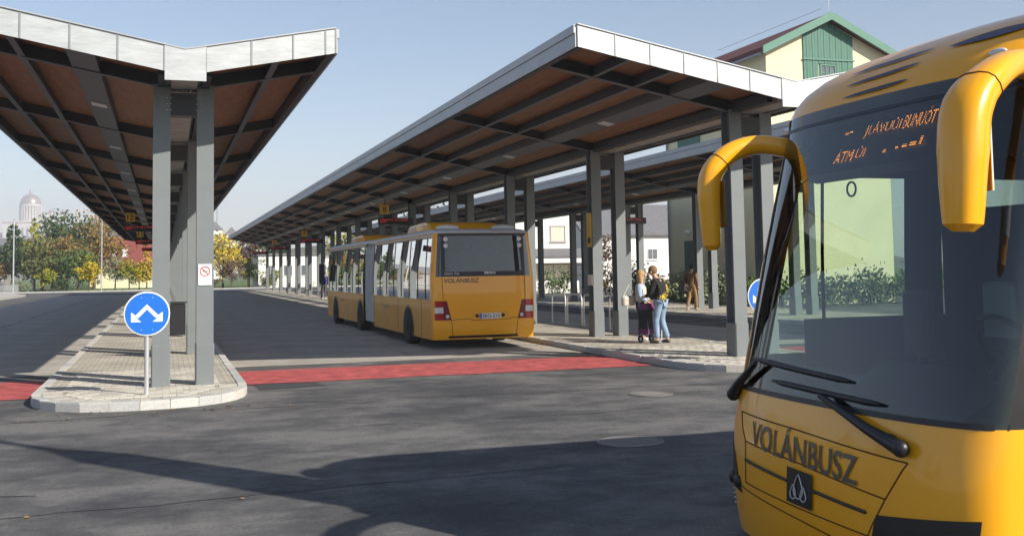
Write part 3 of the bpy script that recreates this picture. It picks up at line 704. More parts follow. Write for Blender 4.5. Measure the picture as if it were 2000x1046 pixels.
# drooping mirrors
def mirror(sg, pts, rad, flat):
    mb = MB(); path = [Vector(p) for p in pts]; rad = [Vector(r_) for r_ in rad]; n = 14
    # Catmull-Rom resample
    P = [path[0]] + path + [path[-1]]; C = []; Rr = []
    for i in range(1, len(P) - 2):
        for k in range(6):
            t = k / 6; a, b, c, d = P[i - 1], P[i], P[i + 1], P[i + 2]
            C.append(.5 * ((2 * b) + (-a + c) * t + (2 * a - 5 * b + 4 * c - d) * t * t + (-a + 3 * b - 3 * c + d) * t ** 3)); Rr.append(rad[i - 1] + (rad[i] - rad[i - 1]) * t)
    C.append(path[-1]); Rr.append(rad[-1])
    v = []
    for i, p in enumerate(C):
        d = (C[min(len(C) - 1, i + 1)] - C[max(0, i - 1)]).normalized(); y = Vector((.25 * sg, 1, 0)).normalized(); y = (y - d * y.dot(d)).normalized(); x = d.cross(y)
        for k in range(n):
            a = 2 * pi * k / n; ca = math.copysign(abs(cos(a)) ** .75, cos(a)); sa = math.copysign(abs(sin(a)) ** .75, sin(a)); v.append(p + y * ca * Rr[i][0] + x * sa * Rr[i][1])
    m = len(C); mb.add(v, [(i * n + k, i * n + (k + 1) % n, (i + 1) * n + (k + 1) % n, (i + 1) * n + k) for i in range(m - 1) for k in range(n)], True)
    e = C[-1]; d = (C[-1] - C[-2]).normalized(); v2 = [e + (q - e) * .55 + d * .035 for q in v[-n:]]
    mb.add(v[-n:] + v2, [(k, (k + 1) % n, n + (k + 1) % n, n + k) for k in range(n)], True); mb.add(v2, [tuple(range(n))])
    mi = in_coach(mb.build("mirror", M_YEL)); i = int(m * .50)
    sm_ = MB(); rr = [q for q in v[i * n:(i + 1) * n]]; cc = C[i]
    sm_.tube([cc + (q - cc) * 1.012 for q in rr] + [cc + (rr[0] - cc) * 1.012], .004, 4, cap=False); in_coach(sm_.build("mirror_seam", M_GAP))
    gl_ = MB(); c0 = C[int(m * .58)]; c1 = C[-2]; gl_.box(-.004, .004, -.075, .075, -.17, .17); g_ = gl_.build("mirror_glass", M_CHROME); g_.location = (c0 + c1) / 2 + Vector((Rr[-3][1] * .92, 0, 0)); in_coach(g_)
mirror(-1, [(4.48, CYC - 1.14, 2.93), (4.22, CYC - 1.27, 2.93), (3.95, CYC - 1.40, 2.84), (3.74, CYC - 1.45, 2.67), (3.68, CYC - 1.47, 2.44), (3.66, CYC - 1.47, 2.08)], [(.085, .075), (.085, .07), (.10, .075), (.125, .09), (.12, .10), (.088, .085)], 0)
mirror(1, [(4.45, CYC + 1.14, 2.74), (4.2, CYC + 1.24, 2.79), (3.97, CYC + 1.28, 2.73), (3.82, CYC + 1.30, 2.58), (3.79, CYC + 1.30, 2.40), (3.80, CYC + 1.29, 2.05)], [(.075, .07), (.075, .07), (.085, .075), (.10, .08), (.085, .08), (.058, .065)], 0)
# roof graphics: three dark blades, a swoosh and marker lamps
M_BLADE = mat("dark violet decal", (0.045, 0.040, 0.075), 0.35, var=.03)
def blade(p0, p1, t0, t1, w):
    n = 14; v = []
    for i in range(n + 1):
        q = i / n; ph = p0 + (p1 - p0) * q; t = t0 + (t1 - t0) * q; h = w * sin(pi * q) ** .8
        for e in (-h, h):
            P = Vector(CS.pt(('p', radians(ph)), ('r', t + e))); Nn = Vector(CS.pt(('p', radians(ph)), ('r', t + e + .02))) - P; tg = Vector(CS.pt(('p', radians(ph + 1)), ('r', t + e))) - P
            nn = Nn.cross(tg).normalized(); nn = nn if nn.x < 0 else -nn; v.append(P + nn * .006)
    in_coach(MB().add(v, [(2 * i, 2 * i + 2, 2 * i + 3, 2 * i + 1) for i in range(n)], True).build("roof_decal", M_BLADE))
blade(5.5, -12, .12, .14, .013); blade(6.5, -13, .21, .25, .014); blade(10, -13, .32, .36, .015); blade(-20, -60, .33, .40, .04)
for ph, t in ((-48, .20), (66, .03)):
    P = Vector(CS.pt(('p', radians(ph)), ('r', t))); in_coach(MB().ball(P, .022, .075, .022, 12, 6).build("marker_lamp", M_LAMPW))
for sx in (6.4, 13.4):
    for sgn in (-1, 1):
        w_ = wheel(coach, (0, 0, 0), .5, .3, True, sgn); w_.parent = coach; w_.location = (sx - 5, sgn * 1.12, .5)
ar = MB(); ar.box(4.3, 15.8, CYC - 1.0, CYC + 1.0, .25, .8); in_coach(ar.build("chassis", M_BLACK))

# ------------------------------------------------------------------ the articulated bus (heading +Y, rear towards the camera)
BXC = 7.42; BY = 25.2
bus = empty("articulated_bus", (BXC, BY, 0), "yellow articulated city bus seen from its rear left, standing at the middle platform", "bus")
def in_bus(o): o.parent = bus; o.matrix_parent_inverse = Matrix.Translation((-BXC, -BY, 0)); return o
BS = Shell(lambda s, t, z: (BXC + t, s, z), [(.24, BY + .06), (.5, BY), (1.2, BY), (1.75, BY + .05), (2.78, BY + .13)], [(.24, 1.28), (.9, 1.30), (1.8, 1.30), (2.78, 1.22)], [(.24, .16), (2.78, .16)], 5.0, 2.78, 2.92, .35, .22)
BS.S0 = BY
Bell = (7.7, 9.45)
wl = [.75, 1.6, 2.6, 3.6, 4.6, 5.6, 6.6, 7.7]
wf = [9.45, 10.4, 11.6, 12.8, 14.0, 15.2, 16.2, 17.0, 17.45]
rows = [('z', z) for z in (.24, .36, .5, .72, .95, 1.2, 1.5, 1.75, 2.0, 2.3, 2.6, 2.70, 2.78)] + [('r', t) for t in (.12, .25, .4, .55, .7, .85, 1.0)]
side_s = [.3] + wl + wf
wheel_s = [2.75, 10.05, 15.35]
bcols = cols_for(side_s, side_s)
def bus_class(r0, r1, c0, c1):
    if r0[0] == 'r': return 'roof' 
    z = r0[1]; ph = [c for c in (c0, c1) if c[0] == 'p']
    if len(ph) == 2:
        m = abs(ph[0][1] + ph[1][1]) / 2
        if 1.75 <= z < 2.78 and m < radians(55): return 'rear_window'
        return 'body'
    d0, d1 = sorted((c0[2] if c0[0] == 's' else 0, c1[2] if c1[0] == 's' else 0)); sgn = (c0 if c0[0] == 's' else c1)[1]
    if Bell[0] <= d0 < Bell[1]: return None
    if 1.2 <= z < 2.7 and d0 >= .3: return ('win', sgn, d0)
    if z < 1.2:
        return 'skirt'
    return 'body'
Gb = BS.grid(rows, bcols, bus_class)
for k, mb in Gb.items():
    if k == 'body': in_bus(mb.build("body", M_YEL))
    elif k == 'roof':
        loop = [BS.pt(c, ('r', 1.0)) for c in bcols]; mb.add(loop, [tuple(range(len(loop)))]); in_bus(mb.build("roof", mat("bus roof", (0.62, 0.62, 0.60), .5)))
    elif k == 'skirt': in_bus(mb.build("side_skirt", M_YELD))
    elif k == 'rear_window': in_bus(mb.build("rear_window", M_REARGL))
    else:
        # each pane shrunk a little so that a dark joint shows between panes
        in_bus(mb.build("side_window", M_DKGLASS))
for d in wl + wf[:-1]:
    for sg in (-1, 1):
        zz = [1.22, 1.75, 2.3, 2.68]
        in_bus(MB().tube([BS.pt(('s', sg, d), ('z', z), .003) for z in zz], .013, 5).build("window_bar", M_BLACK))
    for sg in (-1, 1): pass
for sg in (-1, 1):
    in_bus(MB().tube([BS.pt(('s', sg, d), ('z', 2.735), .012) for d in (.15, 7.7)], .022, 6).build("roof_rail", M_WHITE))
    in_bus(MB().tube([BS.pt(('s', sg, d), ('z', 2.735), .012) for d in (9.45, 17.4)], .022, 6).build("roof_rail", M_WHITE))
# bus front wall, interior
in_bus(MB().box(BXC - 1.22, BXC + 1.22, BY + 17.38, BY + 17.45, .3, 1.2).build("front_panel", M_YEL))
in_bus(MB().box(BXC - 1.15, BXC + 1.15, BY + 17.39, BY + 17.42, 1.2, 2.75).build("windscreen", M_REARGL))
in_bus(MB().box(BXC - 1.18, BXC + 1.18, BY + .35, BY + 17.3, .38, .46).build("floor", M_INT))
bi = MB()
for r in range(16):
    if 7.4 < .9 + r * 1.0 < 9.7: continue
    for x in (-.95, -.5, .5, .95):
        y = BY + .9 + r * 1.0; bi.box(BXC + x - .2, BXC + x + .2, y - .2, y + .2, .46, .95); bi.box(BXC + x - .2, BXC + x + .2, y - .24, y - .16, .95, 1.65)
in_bus(bi.build("seats", M_SEAT))
pl = MB()
for r in range(7):
    for x in (-.35, .35): pl.tube([(BXC + x, BY + 1.5 + 2.4 * r, .46), (BXC + x, BY + 1.5 + 2.4 * r, 2.7)], .018, 6)
in_bus(pl.build("grab_poles", M_YSIGN))
# bellows
be = MB(); nb = 20; v = []
prof = [(-1.2, .34), (-1.23, 1.2), (-1.20, 2.55), (-1.08, 2.74), (0, 2.80), (1.08, 2.74), (1.20, 2.55), (1.23, 1.2), (1.2, .34)]
for i in range(nb + 1):
    k = .985 if i % 2 else 1.02; y = BY + Bell[0] + (Bell[1] - Bell[0]) * i / nb
    v += [(BXC + x * k, y, .34 + (z - .34) * k) for x, z in prof]
be.add(v, [(i * 9 + j, i * 9 + j + 1, (i + 1) * 9 + j + 1, (i + 1) * 9 + j) for i in range(nb) for j in range(8)]); in_bus(be.build("bellows", M_BELL))
in_bus(MB().box(BXC - .9, BXC + .9, BY + .6, BY + 17, .22, .4).build("chassis", M_BLACK))
# wheels with dark arches
for d in wheel_s:
    for sg in (-1, 1):
        w_ = wheel(bus, (0, 0, 0), .48, .28, False, sg, M_SEAM); w_.location = (sg * 1.175, d, .48)
        arc = MB(); v = []
        for k in range(17):
            a = pi * k / 16; 
            for xx in (1.302, 1.306): v.append((BXC + sg * xx, BY + d + .60 * cos(a), .40 + .60 * sin(a)))
        vv = [(BXC + sg * 1.3065, BY + d + .60 * cos(pi * k / 16), max(.245, .42 + .60 * sin(pi * k / 16))) for k in range(17)] + [(BXC + sg * 1.3045, BY + d - .6, .243), (BXC + sg * 1.3045, BY + d + .6, .243)]
        in_bus(MB().add(vv, [tuple(range(19))]).build("wheel_arch", M_BLACK))
        cap = MB().lathe([(.0, sg * .020), (.12, sg * .018), (.14, 0), (.30, -sg * .01), (.46, 0), (.47, -sg * .03)], (0, 0, 0), 24, 0).build("wheel_face", M_RUBBER, w_, (sg * .15, 0, 0))
# rear details
def BSon(t, z, off=.004): return BS.on(t, z, off)
for sg in (-1, 1):
    lampb = in_bus(BS.patch((sg * .84, .71), (sg * 1.245, .71), (sg * 1.245, 1.17), (sg * .95, 1.17), 12, 6, .006).build("tail_lamp", M_LAMPM))
    for z0, z1, m in ((.72, .86, M_LAMPR), (.875, 1.02, M_LAMPW), (1.035, 1.165, M_LAMPR)):
        in_bus(BS.patch((sg * 1.04, z0), (sg * 1.247, z0), (sg * 1.247, z1), (sg * 1.04, z1), 8, 2, .012).build("lamp_segment", m))
    in_bus(MB().disc(BSon(sg * .94, .80, .014), .045, 1, 16).build("fog_lamp", M_LAMPW))
    in_bus(BS.poly([(sg * 1.05, 1.75), (sg * 1.04, 1.2)], .002, .006).build("panel_gap", M_GAP)); in_bus(BS.poly([(sg * .84, .71), (sg * .80, .30)], .002, .006).build("panel_gap", M_GAP))
    for z in (2.50, 2.66): in_bus(MB().disc(BSon(sg * .94, z, .012), .055, 1, 18).build("round_lamp", M_LAMPW))
    in_bus(MB().ball((BXC + sg * .72, BY + .75, 2.96), .30, .28, .075, 14, 8).build("roof_pod", M_WHITE))
in_bus(BS.poly([(-.84, .71), (-.38, .735), (-.33, .69), (.62, .70), (.68, .735), (.84, .725)], .002, .006).build("panel_gap", M_GAP))
in_bus(BS.patch((-.36, .70), (.64, .70), (.60, .905), (-.32, .905), 8, 2, .003).build("plate_recess", M_YELD))
in_bus(BS.patch((-.13, .725), (.39, .725), (.39, .855), (-.13, .855), 8, 2, .014).build("number_plate", M_WHITE))
in_bus(BS.patch((-.13, .725), (-.085, .725), (-.085, .855), (-.13, .855), 2, 2, .017).build("plate_band", M_BLUE))
in_bus(text_on("SRD-210", lambda x, y: BSon(-.07 + x, .748 + y, .019), 1, .01, fit=(.44, .085)).build("plate_number", M_BLACK))
for t in (-.2, .46): in_bus(MB().disc(BSon(t, .80, .012), .045, 1, 14).build("plate_lamp", M_BLACK))
in_bus(text_on("VOLÁNBUSZ", lambda x, y: BSon(-1.0 + x, 1.60 + y * 1.0, .006), 1, .012, shear=.15, fit=(.88, .135)).build("lettering", M_GREYTXT))
in_bus(text_on("MAN", lambda x, y: BSon(.02 + x, 1.80 + y, .008), 1, .012, fit=(.27, .065)).build("maker_lettering", M_LAMPW))
in_bus(text_on("Lion's", lambda x, y: BSon(-.98 + x, 1.80 + y, .008), 1, .004, fit=(.20, .06)).build("model_lettering", M_LAMPW))
in_bus(text_on("City", lambda x, y: BSon(-.74 + x, 1.785 + y, .008), 1, .004, fit=(.12, .075)).build("model_lettering", M_LAMPW))
in_bus(BS.patch((-.24, 2.46), (.30, 2.46), (.30, 2.72), (-.24, 2.72), 4, 2, -.02).build("rear_route_panel", mat("panel grey", (.30, .33, .36), .5)))
in_bus(BS.patch((-1.06, 1.755), (1.06, 1.755), (1.06, 1.87), (-1.06, 1.87), 16, 2, .003).build("window_frit", M_BLACK))
for sg in (-1, 1): in_bus(BS.patch((sg * .97, 1.86), (sg * 1.06, 1.86), (sg * 1.05, 2.76), (sg * .96, 2.76), 5, 6, .003).build("window_frit", M_BLACK))
in_bus(MB().box(BXC - .75, BXC + .75, BY + .55, BY + .62, 1.3, 2.35).build("rear_bench_back", mat("pale seat shell", (.42, .45, .47), .6)))
in_bus(BS.patch((-1.1, 2.74), (1.1, 2.74), (1.12, 2.80), (-1.12, 2.80), 12, 1, .006).build("window_top_band", M_BLACK))
in_bus(BS.patch((-.9, .27), (.85, .27), (.85, .33), (-.9, .33), 10, 1, .004).build("bumper_lip", M_BLACK))
# side lettering on the left skirt and the round filler cap
for s0, w in ((5.2, .9), (13.2, .9)):
    in_bus(text_on("VOLÁNBUSZ", lambda x, y, s0=s0, w=w: (BXC - 1.3085, BY + s0 - x + w, .86 + y), 1, .01, fit=(w, .11)).build("side_lettering", mat("grey lettering", (.20, .19, .18), .5)))
for d in (7.5, 9.7, 4.0, 1.2): in_bus(MB().box(BXC - 1.3055, BXC - 1.3025, BY + d, BY + d + .012, .27, 1.18).build("panel_gap", M_GAP))
in_bus(MB().tube([(BXC - 1.285, BY + .19 + .09 * cos(2 * pi * k / 16), 1.96 + .1 * sin(2 * pi * k / 16)) for k in range(17)], .004, 4, cap=False).build("filler_ring", M_GAP))
# roof units
for s0, s1 in ((1.6, 4.6), (11.2, 14.2)):
    p = [(BY + s0, 2.90), (BY + s0 + .35, 3.12), (BY + s0 + .8, 3.18), (BY + s1 - .5, 3.14), (BY + s1, 2.90)]
    in_bus(bevel(MB().prism(p, 0, BXC - .95, BXC + .95).build("roof_unit", M_YEL), .06, 3))
    for k in range(3): in_bus(MB().box(BXC - .958, BXC - .951, BY + s1 - 1.3 + .02 * k, BY + s1 - .45, 2.96 + .05 * k, 2.985 + .05 * k).build("vent_slot", M_WHITE))
# wing mirror at the front left
in_bus(MB().box(BXC - 1.62, BXC - 1.40, BY + 17.5, BY + 17.62, 1.55, 2.25, .04).build("mirror", M_BLACK)); in_bus(MB().tube([(BXC - 1.1, BY + 17.4, 2.5), (BXC - 1.5, BY + 17.6, 2.5), (BXC - 1.5, BY + 17.56, 2.2)], .025, 6).build("mirror_arm", M_BLACK))

# ================================================================== STREET FURNITURE
def arrow_sign(loc, label, h=1.2):
    r = empty("traffic_sign", loc, label, "sign", "round blue keep-either-side signs on the platform noses")
    MB().tube([(0, 0, 0), (0, 0, h + .28)], .035, 12).build("post", M_SILV, r)
    d = MB(); d.lathe([(0, -.055), (.315, -.055), (.33, -.05), (.33, -.04), (0, -.04)], (0, 0, h), 40, 1, False); dd = d.build("disc", M_WHITE, r)
    MB().disc((0, -.0575, h), .312, 1, 40).build("blue_face", M_BLUE, dd)
    A = [(-.02, .155), (.02, .155), (.17, .0), (.175, .055), (.225, .03), (.225, -.10), (.09, -.10), (.125, -.06), (.13, -.06), (.0, .09), (-.13, -.06), (-.125, -.06), (-.09, -.10), (-.225, -.10), (-.225, .03), (-.175, .055), (-.17, .0)]
    a = MB(); yy = -.0595
    def poly(p): a.add([(x, yy, h + z - .02) for x, z in p], [tuple(range(len(p)))])
    for s_ in (-1, 1):
        poly([(0, .16), (0, .085), (s_ * .125, -.045), (s_ * .165, -.005)])
        poly([(s_ * .225, -.10), (s_ * .225, .045), (s_ * .175, .01), (s_ * .135, -.055), (s_ * .08, -.10)])
    a.build("double_arrow", M_WHITE, dd)
    for bx in (-.08, .08):
        for bz in (-.24, .24): MB().ball((bx, -.06, h + bz), .008, n=6, m=4).build("rivet", M_SILV, dd)
    return r
arrow_sign((-.245, 17.15, .13), "round blue sign with white double arrow on the left platform nose")
arrow_sign((10.62, 17.75, .13), "round blue sign half hidden behind the coach windscreen on the middle platform")
# no-smoking notice on the front right column of the left canopy
ns = empty("no_smoking_notice", (.63, 18.22, 1.73), "small white no smoking notice on the right front column of the left canopy", "notice")
MB().box(-.105, .105, -.006, -.001, 0, .34).build("panel", M_WHITE, ns)
MB().tube([(.075 * cos(2 * pi * k / 24), -.008, .225 + .075 * sin(2 * pi * k / 24)) for k in range(25)], .008, 5, cap=False).build("red_ring", M_REDS, ns)
MB().tube([(-.052, -.009, .278), (.052, -.009, .172)], .007, 5).build("red_bar", M_REDS, ns)
MB().box(-.045, .045, -.009, -.0065, .218, .230).build("cigarette", M_BLACK, ns)
for k in range(5): MB().box(-.07 + .004 * (k % 2), .07 - .01 * (k % 3), -.008, -.0065, .03 + .02 * k, .035 + .02 * k).build("text_line", mat("small print", (.45, .45, .45), .6), ns)
# litter bin on a post
bn = empty("litter_bin", (.28, 24.6, .13), "black litter bin on a post between the columns of the left platform", "bin")
MB().box(-.16, .16, -.14, .14, .48, 1.15, .02).build("container", M_BLACK, bn); MB().tube([(-.21, 0, 0), (-.21, 0, 1.45)], .03, 8).build("post", M_BLACK, bn); MB().box(-.19, .19, -.16, .16, 1.16, 1.19, .01).build("lid", M_BLACK, bn)
# pedestrian hoops beside the middle platform
hm = MB().tube([(0, -.62, 0), (0, -.62, .82), (0, -.58, .92), (0, -.48, .97), (0, .48, .97), (0, .58, .92), (0, .62, .82), (0, .62, 0)], .026, 10).mesh("guard_hoop", M_SILV)
for k, lab in enumerate(("bare metal hoop rail nearest the standing couple on the middle platform", "second metal hoop rail from the couple, right of the bus", "third metal hoop rail, just right of the bus tail lamp", "metal hoop rail half hidden behind the bus corner")):
    tag(link("guard_hoop", hm, None, (12.28, 28.3 + 1.42 * k + (.6 if k else 0), .12)), lab, "hoop rail", "metal hoop rails along the middle platform")
for k in range(6):
    tag(link("guard_hoop", hm, None, (12.28, 78 + 5.2 * k, .12)), "%s metal hoop rail on the middle platform beyond the bus front" % ("first", "second", "third", "fourth", "fifth", "farthest")[k], "hoop rail", "far hoop rails on the middle platform")
for k in range(5):
    o = empty("platform_seat", (10.4, 68.5 + 7.3 * k, .13), "%s dark platform seat beyond the bus front under the middle canopy" % ("nearest", "second", "third", "fourth", "farthest")[k], "seat", "dark seats along the middle platform")
    MB().box(-.2, .2, -.5, .5, .42, .47, .02).build("seat", M_BLACK, o); MB().box(.18, .22, -.5, .5, .5, .9).build("backrest", M_BLACK, o)
    for y in (-.4, .4): MB().tube([(0, y, 0), (0, y, .42)], .025, 6).build("leg", M_BLACK, o)
# stop numbers and departure displays hanging from the canopies
def stop_sign(num, x, y, label, dir_=1):
    r = empty("stop_display", (x, y, 4.0), label, "display", "hanging stop numbers with departure displays")
    MB().box(-.8, .8, -.09, .09, 0, .30, .015).build("display_box", M_BLACK, r)
    for k, (a, b) in enumerate(((-.72, -.28), (-.72, -.45), (-.2, .55))):
        t = text_on("ESZTERGOM" if k == 0 else "BUDAPEST" if k == 1 else "12:40", lambda xx, yy, a=a, k=k: (a + xx, -.0925, (.19, .10, .19)[k] + yy), 1, .0, fit=(b - a, .06)); t.build("led_text", M_LEDR, r)
    MB().box(-.72, -.30, -.03, .03, .48, .90).build("number_plate", M_YSIGN, r)
    text_on(num, lambda xx, yy: (-.51 - (.14 if len(num) > 1 else .08) + xx, -.034, .57 + yy), 1, .012, fit=((.28 if len(num) > 1 else .16), .25)).build("stop_number", M_BLACK, r)
    for xx in (-.5, .6): MB().tube([(xx, .03, .28), (xx, .03, 1.15)], .02, 6).build("hanger", M_BEAM, r)
    return r
for num, x, y, lab in (("12", -1.05, 54.6, "nearest hanging stop display under the left canopy, yellow plate 12"), ("11", -1.05, 76.4, "second hanging stop display under the left canopy, yellow plate 11"), ("10", -1.05, 98.2, "farthest hanging stop display under the left canopy"),
                       ("8", 9.95, 47.9, "hanging stop display with yellow plate 8 above the articulated bus roof"), ("7", 9.95, 77.1, "hanging stop display with yellow plate 7 beyond the bus front"), ("6", 9.95, 99.0, "hanging stop display with yellow plate 6 far along the middle canopy"), ("5", 9.95, 120.0, "hanging stop display with yellow plate 5 at the far end of the middle canopy"),
                       ("4", 21.4, 47.6, "hanging stop display with yellow plate 4 under the rear right canopy")):
    stop_sign(num, x, y, lab)
for (x, y, z0, z1, lab) in ((10.79, 26.11, 2.45, 3.35, "tall yellow timetable plate on the second column of the middle canopy"),):
    tb = empty("timetable_plate", (x - .0, y, z0), lab, "timetable"); MB().box(-.16, -.142, .05, .36, 0, z1 - z0).build("plate", M_YSIGN, tb)
    MB().box(-.163, -.1605, .1, .3, .1, .25).build("stop_number", M_BLACK, tb); MB().box(-.16, -.142, .05, .36, -1.0, -.72).build("paper_notice", M_WHITE, tb)
# manhole covers
for (x, y, r, lab) in ((6.97, 14.9, .33, "round iron manhole cover in the asphalt, farther one"), (4.86, 10.95, .37, "round iron manhole cover at the edge of the coach shadow")):
    mh = empty("manhole_cover", (x, y, 0), lab, "manhole cover", "manhole covers in the asphalt")
    MB().lathe([(r, .001), (r, .010), (r * .9, .011), (r * .9, .004)], (0, 0, 0), 36, 2, False).build("frame", M_IRON, mh)
    MB().lathe([(0, .009), (r * .88, .009), (r * .88, .002)], (0, 0, 0), 36, 2, False).build("lid", M_IRON, mh)
    for k in range(-2, 3): MB().box(-r * .6, r * .6, k * r * .28 - .01, k * r * .28 + .01, .009, .013).build("rib", M_IRON, mh)
# lamp posts and railing on the left
for (x, y, h, lab) in ((-15.6, 128, 8.2, "slim grey lamp post by the left railing"), (-7.6, 146.5, 9.0, "slim grey lamp post right of the autumn trees"), (-17.6, 165, 7.0, "shorter slim grey lamp post among the left conifers")):
    lp = empty("lamp_post", (x, y, 0), lab, "lamp post", "slim grey lamp posts"); MB().tube([(0, 0, 0), (0, 0, h)], [.09, .05], 8).build("mast", M_SILV, lp); MB().box(-.1, .1, -.5, .1, h, h + .08).build("lamp_head", M_SILV, lp)
rl = empty("railing", (-14.3, 100, .13), "silver pedestrian railing on the far left pavement", "railing")
for k in range(28): MB().tube([(-.02 * k, k * .95, 0), (-.02 * k, k * .95, 1.05)], .03, 6).build("post", M_SILV, rl)
for z in (.15, 1.05): MB().tube([(0, 0, z), (-.54, 25.65, z)], .03, 6).build("rail", M_SILV, rl)
bs = empty("stop_flag", (-16.35, 116, .13), "blue and white stop flag on a post at the left edge", "sign")
MB().tube([(0, 0, 0), (0, 0, 3.4)], .04, 8).build("post", M_SILV, bs); MB().box(-.5, .45, -.03, .03, 2.5, 3.3).build("white_panel", M_WHITE, bs); MB().box(-.5, .45, -.034, -.031, 2.75, 3.25).build("blue_panel", M_BLUE, bs); MB().box(-.42, .3, -.038, -.035, 2.85, 3.1).build("white_stripe", M_WHITE, bs); MB().box(-.5, .3, -.03, .03, .9, 2.0).build("timetable_case", M_WHITE, bs)

# ================================================================== BUILDINGS
M_CREAM = mat("cream render", (0.72, 0.66, 0.44), 0.85, var=.06, vscale=.6, bump=.08, bscale=30)
M_WALLW = mat("white render", (0.78, 0.76, 0.70), 0.85, var=.05, vscale=.5)
M_WALLY = mat("yellow render", (0.62, 0.46, 0.22), 0.85, var=.06, vscale=.5)
M_GREENB = mat("green boards", (0.055, 0.165, 0.12), 0.6, var=.15, vscale=3, stretch=(4, 4, .5))
M_TRIMG = mat("green bargeboard", (0.085, 0.21, 0.155), 0.6, var=.06)
M_TILE = mat("maroon roof tiles", (0.12, 0.035, 0.03), 0.8, var=.3, vscale=6, bump=.5, bscale=12)
M_TILER = mat("red roof tiles", (0.20, 0.05, 0.04), 0.8, var=.2, vscale=4, bump=.4, bscale=8)
M_TILEG = mat("grey roof tiles", (0.15, 0.15, 0.16), 0.8, var=.2, vscale=4, bump=.4, bscale=8)
M_DGREEN = mat("dark green joinery", (0.02, 0.07, 0.055), 0.5, var=.1)
M_FRAME = mat("window frame white", (0.7, 0.7, 0.68), 0.5, var=.03)
M_CURT = mat("drawn curtain", (0.62, 0.57, 0.47), 0.9, var=.12, vscale=2, stretch=(8, 8, .2))

def window(parent, x0, x1, y, z0, z1, nx=2, nz=2, frame=M_FRAME, pane=M_WIN, axis='y', sgn=-1):
    """a window on a wall: frame ring, sill and panes; wall plane at y (axis 'y') or x"""
    def Bx(a0, a1, d0, d1, b0, b1):
        lo, hi = sorted((y + sgn * d0, y + sgn * d1))
        return MB().box(a0, a1, lo, hi, b0, b1) if axis == 'y' else MB().box(lo, hi, a0, a1, b0, b1)
    t = .07; fr = Bx(x0, x1, .004, .05, z0, z0 + t); 
    for q in (Bx(x0, x1, .004, .05, z1 - t, z1), Bx(x0, x0 + t, .004, .049, z0 + t, z1 - t), Bx(x1 - t, x1, .004, .049, z0 + t, z1 - t)): fr.add(q.v, q.f)
    w = x1 - x0 - 2 * t; h = z1 - z0 - 2 * t
    for i in range(1, nx): q = Bx(x0 + t + w * i / nx - .02, x0 + t + w * i / nx + .02, .004, .04, z0 + t, z1 - t); fr.add(q.v, q.f)
    for i in range(1, nz): q = Bx(x0 + t, x1 - t, .004, .038, z0 + t + h * i / nz - .02, z0 + t + h * i / nz + .02); fr.add(q.v, q.f)
    o = fr.build("window", frame, parent)
    for i in range(nx):
        for k in range(nz): Bx(x0 + t + w * i / nx + .02, x0 + t + w * (i + 1) / nx - .02, .003, .012, z0 + t + h * k / nz + .02, z0 + t + h * (k + 1) / nz - .02).build("pane", pane, o)
    Bx(x0 - .06, x1 + .06, .003, .1, z0 - .06, z0).build("sill", frame, o); return o

def gable_house(name, x0, x1, y0, y1, ze, zr, axis, wall, roof, label, cat="house", over=.4, group=None):
    """axis 'y': ridge along Y (gables face -Y/+Y)"""
    r = empty(name, ((x0 + x1) / 2, (y0 + y1) / 2, 0), label, cat, group); cx, cy = r.location.x, r.location.y
    def loc(o): o.parent = r; o.matrix_parent_inverse = Matrix.Translation((-cx, -cy, 0)); return o
    if axis == 'y':
        m = (x0 + x1) / 2; loc(MB().prism([(x0, -.2), (x1, -.2), (x1, ze), (m, zr - .1), (x0, ze)], 1, y0, y1).build("wall", wall))
        k = (zr - ze) / (m - x0); rf = MB()
        for s_, xe in ((-1, x0 - over), (1, x1 + over)):
            zz = ze - k * over; rf.prism([(xe, zz), (m, zr), (m, zr + .22), (xe, zz + .22)], 1, y0 - over, y1 + over)
        loc(rf.build("roof", roof))
    else:
        m = (y0 + y1) / 2; loc(MB().prism([(y0, -.2), (y1, -.2), (y1, ze), (m, zr - .1), (y0, ze)], 0, x0, x1).build("wall", wall))
        k = (zr - ze) / (m - y0); rf = MB()
        for ye in (y0 - over, y1 + over): zz = ze - k * over; rf.prism([(ye, zz), (m, zr), (m, zr + .22), (ye, zz + .22)], 0, x0 - over, x1 + over)
        loc(rf.build("roof", roof))
    r["_x"] = 0; del r["_x"]
    return r, loc
class Par:                                            # lets window() parent its pieces to a thing that is not at the origin
    pass
def fix_parent(o, r, loc):
    loc(o)
# station building -------------------------------------------------
st, stl = gable_house("station_building", 27.3, 34.1, 44.6, 55.4, 12.2, 13.85, 'y', M_CREAM, M_TILE, "tall cream station building with green boarded gable and maroon roof", "building", .42)
bg_ = MB()
for s_, xe in ((-1, 26.86), (1, 34.54)):
    k = (13.85 - 12.2) / 3.4; zz = 12.2 - k * .44; bg_.prism([(xe, zz - .12), (30.7, 13.85 - .14), (30.7, 14.10), (xe, zz + .26)], 1, 44.06, 44.17)
stl(bg_.build("bargeboard", M_TRIMG))
x = 29.35; i = 0
while x < 32.1:
    zt = 13.70 - abs(x + .08 - 30.7) * .49
    if 30.22 < x + .08 < 31.2:
        stl(MB().box(x, x + .15, 44.535 - .01 * (i % 2), 44.597, 11.62, zt).build("gable_board", M_GREENB)); stl(MB().box(x, x + .15, 44.535 - .01 * (i % 2), 44.597, 9.0, 10.70).build("gable_board", M_GREENB))
    else: stl(MB().box(x, x + .15, 44.535 - .01 * (i % 2), 44.597, 9.0, zt).build("gable_board", M_GREENB))
    x += .165; i += 1
stl(MB().box(29.3, 32.2, 44.48, 44.522, 11.78, 11.86).build("board_rail", M_TRIMG))
